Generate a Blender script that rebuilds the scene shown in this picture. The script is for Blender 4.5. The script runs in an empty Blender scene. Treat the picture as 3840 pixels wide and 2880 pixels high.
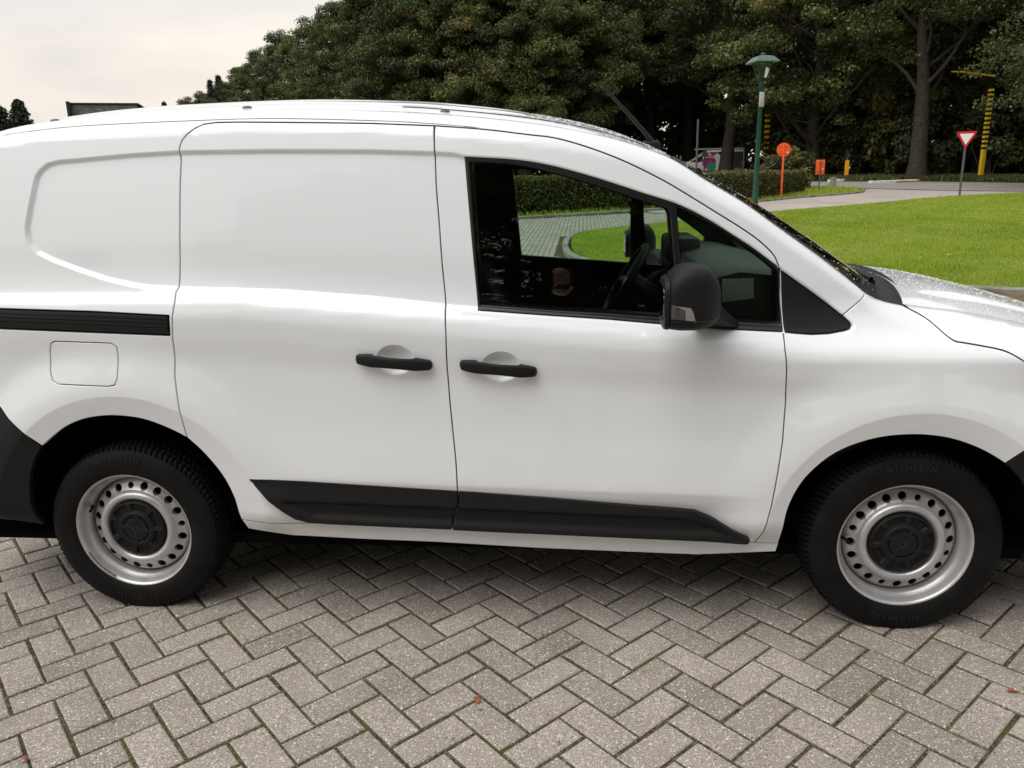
import bpy, bmesh, math, random
import numpy as np
from mathutils import Matrix, Vector
from mathutils.geometry import delaunay_2d_cdt

# ------------------------------------------------------------------ camera, sky, sun, exposure
scn = bpy.context.scene
COL = scn.collection
CAM = np.array([1.6455, -2.4905, 1.5237])
FPX = 2917.53
YAW, PIT, ROL = -0.0954720, 0.2549026, -0.0225636
_F = np.array([math.sin(YAW)*math.cos(PIT), math.cos(YAW)*math.cos(PIT), -math.sin(PIT)])
_R0 = np.array([math.cos(YAW), -math.sin(YAW), 0.0]); _U0 = np.cross(_R0, _F)
_R = math.cos(ROL)*_R0 + math.sin(ROL)*_U0
_U = -math.sin(ROL)*_R0 + math.cos(ROL)*_U0
cd = bpy.data.cameras.new('camera'); cam = bpy.data.objects.new('camera', cd); COL.objects.link(cam)
cd.sensor_width = 36.0; cd.lens = 36.0*FPX/3840; cd.clip_start = 0.02; cd.clip_end = 3000
M = Matrix(((_R[0], _U[0], -_F[0], CAM[0]), (_R[1], _U[1], -_F[1], CAM[1]), (_R[2], _U[2], -_F[2], CAM[2]), (0, 0, 0, 1)))
cam.matrix_world = M
scn.camera = cam

SUN_EL, SUN_AZ = math.radians(58), math.radians(232)      # azimuth measured from +Y clockwise
world = bpy.data.worlds.new('World'); scn.world = world; world.use_nodes = True
wn = world.node_tree; wn.nodes.clear()
def WN(t, **k):
    n = wn.nodes.new(t)
    for a, b in k.items(): setattr(n, a, b)
    return n
sky = WN('ShaderNodeTexSky', sky_type='NISHITA', sun_disc=False, sun_elevation=SUN_EL, sun_rotation=SUN_AZ, air_density=1.4, dust_density=3.0)
hsv = WN('ShaderNodeHueSaturation'); hsv.inputs['Saturation'].default_value = 0.12
tc = WN('ShaderNodeTexCoord')
mp = WN('ShaderNodeMapping'); mp.inputs['Scale'].default_value = (1.0, 1.0, 3.2)
cn = WN('ShaderNodeTexNoise'); cn.inputs['Scale'].default_value = 2.3; cn.inputs['Detail'].default_value = 6; cn.inputs['Roughness'].default_value = .52
cr = WN('ShaderNodeValToRGB')
cr.color_ramp.elements[0].position = .40; cr.color_ramp.elements[0].color = (7.7, 7.75, 8.1, 1)
cr.color_ramp.elements[1].position = .58; cr.color_ramp.elements[1].color = (9.4, 9.3, 9.05, 1)
sep = WN('ShaderNodeSeparateXYZ')
hr = WN('ShaderNodeValToRGB')                              # warm cream band low in the sky, as in the photograph
hr.color_ramp.elements[0].position = 0.0; hr.color_ramp.elements[0].color = (1.12, .995, .86, 1)
hr.color_ramp.elements[1].position = .30; hr.color_ramp.elements[1].color = (.99, .985, .975, 1)
he = hr.color_ramp.elements.new(.13); he.color = (1.07, .995, .90, 1)
mm = WN('ShaderNodeMixRGB', blend_type='MULTIPLY'); mm.inputs[0].default_value = 1
mx = WN('ShaderNodeMixRGB'); mx.inputs[0].default_value = .9
bg = WN('ShaderNodeBackground'); bg.inputs['Strength'].default_value = 0.076
out = WN('ShaderNodeOutputWorld')
L = wn.links.new
L(sky.outputs[0], hsv.inputs['Color']); L(tc.outputs['Generated'], mp.inputs[0]); L(mp.outputs[0], cn.inputs['Vector']); L(cn.outputs['Fac'], cr.inputs[0])
L(tc.outputs['Generated'], sep.inputs[0]); L(sep.outputs['Z'], hr.inputs[0])
L(cr.outputs[0], mm.inputs[1]); L(hr.outputs[0], mm.inputs[2])
L(hsv.outputs[0], mx.inputs[1]); L(mm.outputs[0], mx.inputs[2]); L(mx.outputs[0], bg.inputs['Color']); L(bg.outputs[0], out.inputs[0])

sd_ = bpy.data.lights.new('sun', 'SUN'); sd_.energy = 1.5; sd_.angle = math.radians(55); sd_.color = (1, .96, .9)
sun = bpy.data.objects.new('sun', sd_); COL.objects.link(sun)
sdir = Vector((math.sin(SUN_AZ)*math.cos(SUN_EL), math.cos(SUN_AZ)*math.cos(SUN_EL), math.sin(SUN_EL)))
sun.rotation_euler = sdir.to_track_quat('Z', 'Y').to_euler()
sun.location = (0, -8, 14)

scn.view_settings.view_transform = 'Standard'; scn.view_settings.look = 'None'
scn.view_settings.exposure = 0.52; scn.view_settings.gamma = 1.0; scn.view_settings.use_curve_mapping = False
scn.render.engine = 'CYCLES'
scn.cycles.max_bounces = 8; scn.cycles.transparent_max_bounces = 16; scn.cycles.diffuse_bounces = 3
scn.cycles.glossy_bounces = 4; scn.cycles.transmission_bounces = 6; scn.cycles.caustics_reflective = False; scn.cycles.caustics_refractive = False
scn.cycles.use_denoising = True

rng = np.random.default_rng(7); random.seed(7)

# ------------------------------------------------------------------ helpers
def tag(o, label=None, cat=None, group=None, kind=None):
    if label: o['label'] = label
    if cat: o['category'] = cat
    if group: o['group'] = group
    if kind: o['kind'] = kind
    return o
def empty(name, loc=(0, 0, 0), rz=0, label=None, cat=None, group=None, parent=None):
    o = bpy.data.objects.new(name, None); COL.objects.link(o); o.location = loc; o.rotation_euler = (0, 0, rz)
    o.empty_display_size = .1
    if parent: o.parent = parent
    return tag(o, label, cat, group)
def mesh(name, V, Fc, mat=None, parent=None, smooth=False, normals=None, attr=None, loc=None, world=True, mats=None, midx=None):
    me = bpy.data.meshes.new(name)
    V = np.asarray(V, dtype=np.float64).reshape(-1, 3)
    if isinstance(Fc, np.ndarray) and Fc.ndim == 2:
        k = Fc.shape[1]; n = len(Fc)
        me.vertices.add(len(V)); me.vertices.foreach_set('co', V.astype(np.float32).ravel())
        me.loops.add(n*k); me.loops.foreach_set('vertex_index', Fc.astype(np.int32).ravel())
        me.polygons.add(n); me.polygons.foreach_set('loop_start', np.arange(0, n*k, k, dtype=np.int32))
        me.polygons.foreach_set('loop_total', np.full(n, k, dtype=np.int32))
        me.update(calc_edges=True)
    else:
        me.from_pydata([tuple(v) for v in V], [], [tuple(int(i) for i in f) for f in Fc]); me.update()
    if smooth: me.polygons.foreach_set('use_smooth', np.ones(len(me.polygons), dtype=bool))
    if normals is not None: me.normals_split_custom_set_from_vertices([tuple(n) for n in normals])
    if attr is not None:
        a = me.attributes.new('rnd', 'FLOAT', 'FACE'); a.data.foreach_set('value', np.asarray(attr, dtype=np.float32))
    for m_ in (mats or ([mat] if mat else [])): me.materials.append(m_)
    if midx is not None: me.polygons.foreach_set('material_index', np.asarray(midx, dtype=np.int32))
    o = bpy.data.objects.new(name, me); COL.objects.link(o)
    if parent: o.parent = parent
    if loc is not None: o.location = loc
    return o
class MB:
    """collects simple shapes into one mesh"""
    def __init__(s): s.V = []; s.F = []; s.n = 0
    def add(s, V, F):
        V = np.asarray(V, float); s.V.append(V); s.F += [tuple(i+s.n for i in f) for f in F]; s.n += len(V); return s
    def box(s, x0, x1, y0, y1, z0, z1, M=None, bev=0):
        bm = bmesh.new(); bmesh.ops.create_cube(bm, size=1)
        for v in bm.verts: v.co = Vector(((x0+x1)/2+v.co.x*(x1-x0), (y0+y1)/2+v.co.y*(y1-y0), (z0+z1)/2+v.co.z*(z1-z0)))
        if bev: bmesh.ops.bevel(bm, geom=bm.edges[:], offset=bev, segments=2, affect='EDGES', profile=.5)
        return s.bm(bm, M)
    def bm(s, bm, M=None):
        bm.verts.index_update()
        V = [(M @ v.co if M else v.co)[:] for v in bm.verts]; F = [[v.index for v in f.verts] for f in bm.faces]; bm.free()
        return s.add(V, F)
    def tube(s, pts, r, n=10, cap=True):
        pts = [Vector(p) for p in pts]; k = len(pts); rr = r if hasattr(r, '__len__') else [r]*k
        V = []; up = None
        for i, p in enumerate(pts):
            d = (pts[min(i+1, k-1)]-pts[max(i-1, 0)]).normalized()
            if up is None: up = d.orthogonal().normalized()
            else: up = (up-d*up.dot(d)).normalized()
            b = d.cross(up)
            for j in range(n):
                a = 2*math.pi*j/n; V.append((p+(up*math.cos(a)+b*math.sin(a))*rr[i])[:])
        F = [(i*n+j, i*n+(j+1) % n, (i+1)*n+(j+1) % n, (i+1)*n+j) for i in range(k-1) for j in range(n)]
        if cap: F += [tuple(reversed(range(n))), tuple((k-1)*n+j for j in range(n))]
        return s.add(V, F)
    def lathe(s, prof, n=48, axis='Z', M=None, close=False):
        V = []; k = len(prof)
        for i in range(n):
            a = 2*math.pi*i/n
            for r, h in prof: V.append((r*math.cos(a), r*math.sin(a), h) if axis == 'Z' else (r*math.cos(a), h, r*math.sin(a)))
        if M: V = [(M @ Vector(v))[:] for v in V]
        F = [(i*k+j, ((i+1) % n)*k+j, ((i+1) % n)*k+j+1, i*k+j+1) for i in range(n) for j in range(k-1)]
        return s.add(V, F)
    def prism(s, poly, d, M=None):
        """poly in local XY extruded from z=0 to z=d"""
        n = len(poly); V = [(x, y, 0) for x, y in poly]+[(x, y, d) for x, y in poly]
        F = [tuple(reversed(range(n))), tuple(range(n, 2*n))]+[(i, (i+1) % n, n+(i+1) % n, n+i) for i in range(n)]
        if M: V = [(M @ Vector(v))[:] for v in V]
        return s.add(V, F)
    def build(s, name, mat, parent=None, smooth=False, angle=None, loc=None, fix=True, bev=0):
        V = np.concatenate(s.V)
        o = mesh(name, V, s.F, mat, parent, smooth=False, loc=loc)
        me = o.data; bm = bmesh.new(); bm.from_mesh(me)
        if fix: bmesh.ops.recalc_face_normals(bm, faces=bm.faces[:])
        if bev: bmesh.ops.bevel(bm, geom=[e for e in bm.edges if len(e.link_faces) == 2 and e.calc_face_angle(0) > .6], offset=bev, segments=2, affect='EDGES', profile=.6)
        bm.to_mesh(me); bm.free()
        if smooth or angle or bev:
            me.polygons.foreach_set('use_smooth', np.ones(len(me.polygons), dtype=bool))
            me.set_sharp_from_angle(angle=math.radians(angle or 40))
        return o

# ------------------------------------------------------------------ materials
def new_mat(name):
    m = bpy.data.materials.new(name); m.use_nodes = True; nt = m.node_tree
    return m, nt, nt.nodes['Principled BSDF']
def N(nt, t, **k):
    n = nt.nodes.new(t)
    for a, b in k.items():
        if a in n.inputs and not hasattr(n, a): n.inputs[a].default_value = b
        else: setattr(n, a, b)
    return n
def plain(name, col, rough=.5, metal=0, coat=0, spec=.5, noise=0, nscale=30, bump=0, bscale=200, emis=None):
    m, nt, p = new_mat(name)
    p.inputs['Base Color'].default_value = (*col, 1); p.inputs['Roughness'].default_value = rough; p.inputs['Metallic'].default_value = metal
    p.inputs['Coat Weight'].default_value = coat; p.inputs['Coat Roughness'].default_value = .02; p.inputs['Specular IOR Level'].default_value = spec
    g = None
    if noise:
        g = N(nt, 'ShaderNodeNewGeometry'); t = N(nt, 'ShaderNodeTexNoise'); t.inputs['Scale'].default_value = nscale; t.inputs['Detail'].default_value = 6
        nt.links.new(g.outputs['Position'], t.inputs['Vector'])
        r = N(nt, 'ShaderNodeMapRange'); r.inputs['From Min'].default_value = .3; r.inputs['From Max'].default_value = .7
        r.inputs['To Min'].default_value = 1-noise; r.inputs['To Max'].default_value = 1+noise; nt.links.new(t.outputs['Fac'], r.inputs['Value'])
        x = N(nt, 'ShaderNodeMixRGB', blend_type='MULTIPLY'); x.inputs[0].default_value = 1; x.inputs[1].default_value = (*col, 1)
        nt.links.new(r.outputs[0], x.inputs[2]); nt.links.new(x.outputs[0], p.inputs['Base Color'])
    if bump:
        if g is None: g = N(nt, 'ShaderNodeNewGeometry')
        t = N(nt, 'ShaderNodeTexNoise'); t.inputs['Scale'].default_value = bscale; t.inputs['Detail'].default_value = 4
        nt.links.new(g.outputs['Position'], t.inputs['Vector'])
        b = N(nt, 'ShaderNodeBump'); b.inputs['Strength'].default_value = bump; b.inputs['Distance'].default_value = .004
        nt.links.new(t.outputs['Fac'], b.inputs['Height']); nt.links.new(b.outputs[0], p.inputs['Normal'])
    return m
def paint_mat():
    m, nt, p = new_mat('white_car_paint')
    g = N(nt, 'ShaderNodeNewGeometry'); s = N(nt, 'ShaderNodeSeparateXYZ'); nt.links.new(g.outputs['Position'], s.inputs[0])
    # road film: thin dirt near the sills, broken up by noise
    n = N(nt, 'ShaderNodeTexNoise'); n.inputs['Scale'].default_value = 6; n.inputs['Detail'].default_value = 8; nt.links.new(g.outputs['Position'], n.inputs['Vector'])
    mr = N(nt, 'ShaderNodeMapRange'); mr.inputs['From Min'].default_value = .66; mr.inputs['From Max'].default_value = .25; mr.inputs['To Max'].default_value = .42
    nt.links.new(s.outputs['Z'], mr.inputs['Value'])
    mu = N(nt, 'ShaderNodeMath', operation='MULTIPLY'); nt.links.new(mr.outputs[0], mu.inputs[0]); nt.links.new(n.outputs['Fac'], mu.inputs[1])
    x = N(nt, 'ShaderNodeMixRGB'); x.inputs[1].default_value = (.845, .878, .915, 1); x.inputs[2].default_value = (.42, .39, .34, 1)
    nt.links.new(mu.outputs[0], x.inputs[0]); nt.links.new(x.outputs[0], p.inputs['Base Color'])
    p.inputs['Roughness'].default_value = .45; p.inputs['Coat Weight'].default_value = 1.0; p.inputs['Coat Roughness'].default_value = .035; p.inputs['Coat IOR'].default_value = 1.5
    # very faint orange peel
    t = N(nt, 'ShaderNodeTexNoise'); t.inputs['Scale'].default_value = 7; t.inputs['Detail'].default_value = 2; nt.links.new(g.outputs['Position'], t.inputs['Vector'])
    b = N(nt, 'ShaderNodeBump'); b.inputs['Strength'].default_value = .035; b.inputs['Distance'].default_value = .004
    nt.links.new(t.outputs['Fac'], b.inputs['Height']); nt.links.new(b.outputs[0], p.inputs['Coat Normal'])
    return m
def glass_mat(name, tint, refl=1.0, wob=.12):
    m = bpy.data.materials.new(name); m.use_nodes = True; nt = m.node_tree; nt.nodes.clear()
    o = N(nt, 'ShaderNodeOutputMaterial'); t = N(nt, 'ShaderNodeBsdfTransparent'); t.inputs['Color'].default_value = (*tint, 1)
    gl = N(nt, 'ShaderNodeBsdfGlossy'); gl.inputs['Roughness'].default_value = 0.0; gl.inputs['Color'].default_value = (refl, refl, refl, 1)
    fr = N(nt, 'ShaderNodeFresnel'); fr.inputs['IOR'].default_value = 1.62
    g = N(nt, 'ShaderNodeNewGeometry'); n = N(nt, 'ShaderNodeTexNoise'); n.inputs['Scale'].default_value = 5; n.inputs['Detail'].default_value = 1
    nt.links.new(g.outputs['Position'], n.inputs['Vector'])
    b = N(nt, 'ShaderNodeBump'); b.inputs['Strength'].default_value = wob; b.inputs['Distance'].default_value = .004
    nt.links.new(n.outputs['Fac'], b.inputs['Height']); nt.links.new(b.outputs[0], gl.inputs['Normal'])
    mx = N(nt, 'ShaderNodeMixShader'); nt.links.new(fr.outputs[0], mx.inputs[0]); nt.links.new(t.outputs[0], mx.inputs[1]); nt.links.new(gl.outputs[0], mx.inputs[2])
    nt.links.new(mx.outputs[0], o.inputs[0]); return m
def drop_mat():
    m = bpy.data.materials.new('water_drop'); m.use_nodes = True; nt = m.node_tree; nt.nodes.clear()
    o = N(nt, 'ShaderNodeOutputMaterial'); t = N(nt, 'ShaderNodeBsdfTransparent'); d = N(nt, 'ShaderNodeBsdfDiffuse'); g = N(nt, 'ShaderNodeBsdfGlossy'); g.inputs['Roughness'].default_value = .03
    d.inputs[0].default_value = (.9, .92, .94, 1); x = N(nt, 'ShaderNodeMixShader'); x.inputs[0].default_value = .35; nt.links.new(t.outputs[0], x.inputs[1]); nt.links.new(d.outputs[0], x.inputs[2])  # white diffuse share paints in the sky sparkle of the drops
    y = N(nt, 'ShaderNodeMixShader'); y.inputs[0].default_value = .22; nt.links.new(x.outputs[0], y.inputs[1]); nt.links.new(g.outputs[0], y.inputs[2]); nt.links.new(y.outputs[0], o.inputs[0]); return m
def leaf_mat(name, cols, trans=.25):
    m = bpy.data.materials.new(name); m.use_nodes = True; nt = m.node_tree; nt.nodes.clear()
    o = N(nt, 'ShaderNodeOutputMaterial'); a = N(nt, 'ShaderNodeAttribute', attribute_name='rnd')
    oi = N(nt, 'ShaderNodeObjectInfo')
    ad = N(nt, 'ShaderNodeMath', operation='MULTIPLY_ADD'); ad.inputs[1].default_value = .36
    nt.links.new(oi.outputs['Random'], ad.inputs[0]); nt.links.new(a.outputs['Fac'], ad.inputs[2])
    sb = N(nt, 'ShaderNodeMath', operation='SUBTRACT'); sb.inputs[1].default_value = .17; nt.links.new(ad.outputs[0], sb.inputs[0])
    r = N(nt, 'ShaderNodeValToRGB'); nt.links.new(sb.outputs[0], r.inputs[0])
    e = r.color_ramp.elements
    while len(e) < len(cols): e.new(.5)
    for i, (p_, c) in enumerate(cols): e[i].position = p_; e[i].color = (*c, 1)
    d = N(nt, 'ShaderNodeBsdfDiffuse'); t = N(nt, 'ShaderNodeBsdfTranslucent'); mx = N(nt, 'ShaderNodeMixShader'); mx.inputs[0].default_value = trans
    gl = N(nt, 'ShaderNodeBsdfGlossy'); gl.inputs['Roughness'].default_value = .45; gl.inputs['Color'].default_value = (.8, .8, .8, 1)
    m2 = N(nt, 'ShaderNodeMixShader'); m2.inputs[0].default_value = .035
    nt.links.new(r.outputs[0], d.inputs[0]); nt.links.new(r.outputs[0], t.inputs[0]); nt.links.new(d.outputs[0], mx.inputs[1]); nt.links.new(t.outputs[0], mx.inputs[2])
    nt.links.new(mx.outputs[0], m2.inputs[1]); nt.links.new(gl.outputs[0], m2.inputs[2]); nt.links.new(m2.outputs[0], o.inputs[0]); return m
def noise_mix(name, c1, c2, scale, rough=.9, c3=None, scale2=None, bump=.3, bscale=60, bdist=.01, lo=.35, hi=.65, specks=None):
    m, nt, p = new_mat(name); g = N(nt, 'ShaderNodeNewGeometry')
    t = N(nt, 'ShaderNodeTexNoise'); t.inputs['Scale'].default_value = scale; t.inputs['Detail'].default_value = 8; t.inputs['Roughness'].default_value = .62
    nt.links.new(g.outputs['Position'], t.inputs['Vector'])
    r = N(nt, 'ShaderNodeValToRGB'); r.color_ramp.elements[0].position = lo; r.color_ramp.elements[1].position = hi
    r.color_ramp.elements[0].color = (*c1, 1); r.color_ramp.elements[1].color = (*c2, 1); nt.links.new(t.outputs['Fac'], r.inputs[0])
    last = r.outputs[0]
    if c3:
        t2 = N(nt, 'ShaderNodeTexNoise'); t2.inputs['Scale'].default_value = scale2; t2.inputs['Detail'].default_value = 4; nt.links.new(g.outputs['Position'], t2.inputs['Vector'])
        mr = N(nt, 'ShaderNodeMapRange'); mr.inputs['From Min'].default_value = .5; mr.inputs['From Max'].default_value = .68; nt.links.new(t2.outputs['Fac'], mr.inputs['Value'])
        x = N(nt, 'ShaderNodeMixRGB'); x.inputs[2].default_value = (*c3, 1); nt.links.new(mr.outputs[0], x.inputs[0]); nt.links.new(last, x.inputs[1]); last = x.outputs[0]
    nt.links.new(last, p.inputs['Base Color']); p.inputs['Roughness'].default_value = rough; p.inputs['Specular IOR Level'].default_value = .25
    if bump:
        t3 = N(nt, 'ShaderNodeTexNoise'); t3.inputs['Scale'].default_value = bscale; t3.inputs['Detail'].default_value = 5; nt.links.new(g.outputs['Position'], t3.inputs['Vector'])
        b = N(nt, 'ShaderNodeBump'); b.inputs['Strength'].default_value = bump; b.inputs['Distance'].default_value = bdist
        nt.links.new(t3.outputs['Fac'], b.inputs['Height']); nt.links.new(b.outputs[0], p.inputs['Normal'])
    return m
def brick_mat():
    m, nt, p = new_mat('concrete_paver'); g = N(nt, 'ShaderNodeNewGeometry'); lk = nt.links.new
    oi = N(nt, 'ShaderNodeObjectInfo'); at = N(nt, 'ShaderNodeAttribute', attribute_name='rnd')
    ad = N(nt, 'ShaderNodeMath', operation='ADD'); lk(oi.outputs['Random'], ad.inputs[0]); lk(at.outputs['Fac'], ad.inputs[1])
    fr = N(nt, 'ShaderNodeMath', operation='FRACT'); lk(ad.outputs[0], fr.inputs[0])
    base = N(nt, 'ShaderNodeValToRGB'); e = base.color_ramp.elements; e[0].color = (.272, .242, .215, 1); e[1].color = (.362, .323, .287, 1); e.new(.5); e[1].color = (.318, .282, .251, 1)
    lk(fr.outputs[0], base.inputs[0])
    # large patches of wear
    n1 = N(nt, 'ShaderNodeTexNoise'); n1.inputs['Scale'].default_value = 3.0; n1.inputs['Detail'].default_value = 7; n1.inputs['Roughness'].default_value = .65; lk(g.outputs['Position'], n1.inputs['Vector'])
    r1 = N(nt, 'ShaderNodeMapRange'); r1.inputs['From Min'].default_value = .3; r1.inputs['From Max'].default_value = .7; r1.inputs['To Min'].default_value = .80; r1.inputs['To Max'].default_value = 1.18; lk(n1.outputs['Fac'], r1.inputs['Value'])
    x1 = N(nt, 'ShaderNodeMixRGB', blend_type='MULTIPLY'); x1.inputs[0].default_value = 1; lk(base.outputs[0], x1.inputs[1]); lk(r1.outputs[0], x1.inputs[2])
    # fine grain
    n2 = N(nt, 'ShaderNodeTexNoise'); n2.inputs['Scale'].default_value = 190; n2.inputs['Detail'].default_value = 3; n2.inputs['Roughness'].default_value = .7; lk(g.outputs['Position'], n2.inputs['Vector'])
    r2 = N(nt, 'ShaderNodeMapRange'); r2.inputs['From Min'].default_value = .3; r2.inputs['From Max'].default_value = .7; r2.inputs['To Min'].default_value = .42; r2.inputs['To Max'].default_value = 1.5; lk(n2.outputs['Fac'], r2.inputs['Value'])
    x2 = N(nt, 'ShaderNodeMixRGB', blend_type='MULTIPLY'); x2.inputs[0].default_value = 1; lk(x1.outputs[0], x2.inputs[1]); lk(r2.outputs[0], x2.inputs[2])
    last = x2.outputs[0]
    # exposed aggregate: pale, tan and dark grains of two sizes
    for sc, th, keep, col in ((150, .34, .50, (.74, .71, .66)), (66, .22, .76, (.72, .68, .62)), (85, .24, .84, (.07, .062, .056)), (100, .30, .84, (.30, .19, .13))):
        v = N(nt, 'ShaderNodeTexVoronoi'); v.inputs['Scale'].default_value = sc; lk(g.outputs['Position'], v.inputs['Vector'])
        lt = N(nt, 'ShaderNodeMapRange'); lt.inputs['From Min'].default_value = th+.07; lt.inputs['From Max'].default_value = th-.03; lk(v.outputs['Distance'], lt.inputs['Value'])
        sp = N(nt, 'ShaderNodeSeparateColor'); lk(v.outputs['Color'], sp.inputs[0])
        gt = N(nt, 'ShaderNodeMath', operation='GREATER_THAN'); gt.inputs[1].default_value = keep; lk(sp.outputs[0], gt.inputs[0])
        mu = N(nt, 'ShaderNodeMath', operation='MULTIPLY'); lk(lt.outputs[0], mu.inputs[0]); lk(gt.outputs[0], mu.inputs[1])
        mu2 = N(nt, 'ShaderNodeMath', operation='MULTIPLY'); lk(mu.outputs[0], mu2.inputs[0]); lk(sp.outputs[1], mu2.inputs[1])
        x = N(nt, 'ShaderNodeMixRGB'); x.inputs[2].default_value = (*col, 1); lk(mu2.outputs[0], x.inputs[0]); lk(last, x.inputs[1]); last = x.outputs[0]
    # pale lime bloom in a few places, dark oil spots in others
    for sc, a, b_, col, am in ((5.5, .64, .74, (.42, .40, .37), .45), (4.2, .665, .69, (.07, .062, .056), .8)):
        n3 = N(nt, 'ShaderNodeTexNoise'); n3.inputs['Scale'].default_value = sc; n3.inputs['Detail'].default_value = 6; n3.inputs['Roughness'].default_value = .7; lk(g.outputs['Position'], n3.inputs['Vector'])
        r3 = N(nt, 'ShaderNodeMapRange'); r3.inputs['From Min'].default_value = a; r3.inputs['From Max'].default_value = b_; r3.inputs['To Max'].default_value = am; lk(n3.outputs['Fac'], r3.inputs['Value'])
        x = N(nt, 'ShaderNodeMixRGB'); x.inputs[2].default_value = (*col, 1); lk(r3.outputs[0], x.inputs[0]); lk(last, x.inputs[1]); last = x.outputs[0]
    lk(last, p.inputs['Base Color']); p.inputs['Roughness'].default_value = .82; p.inputs['Specular IOR Level'].default_value = .3
    b = N(nt, 'ShaderNodeBump'); b.inputs['Strength'].default_value = .55; b.inputs['Distance'].default_value = .0022; lk(n2.outputs['Fac'], b.inputs['Height'])
    b2 = N(nt, 'ShaderNodeBump'); b2.inputs['Strength'].default_value = .5; b2.inputs['Distance'].default_value = .004
    n4 = N(nt, 'ShaderNodeTexNoise'); n4.inputs['Scale'].default_value = 55; n4.inputs['Detail'].default_value = 3; lk(g.outputs['Position'], n4.inputs['Vector'])
    lk(n4.outputs['Fac'], b2.inputs['Height']); lk(b.outputs[0], b2.inputs['Normal']); lk(b2.outputs[0], p.inputs['Normal'])
    return m

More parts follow.
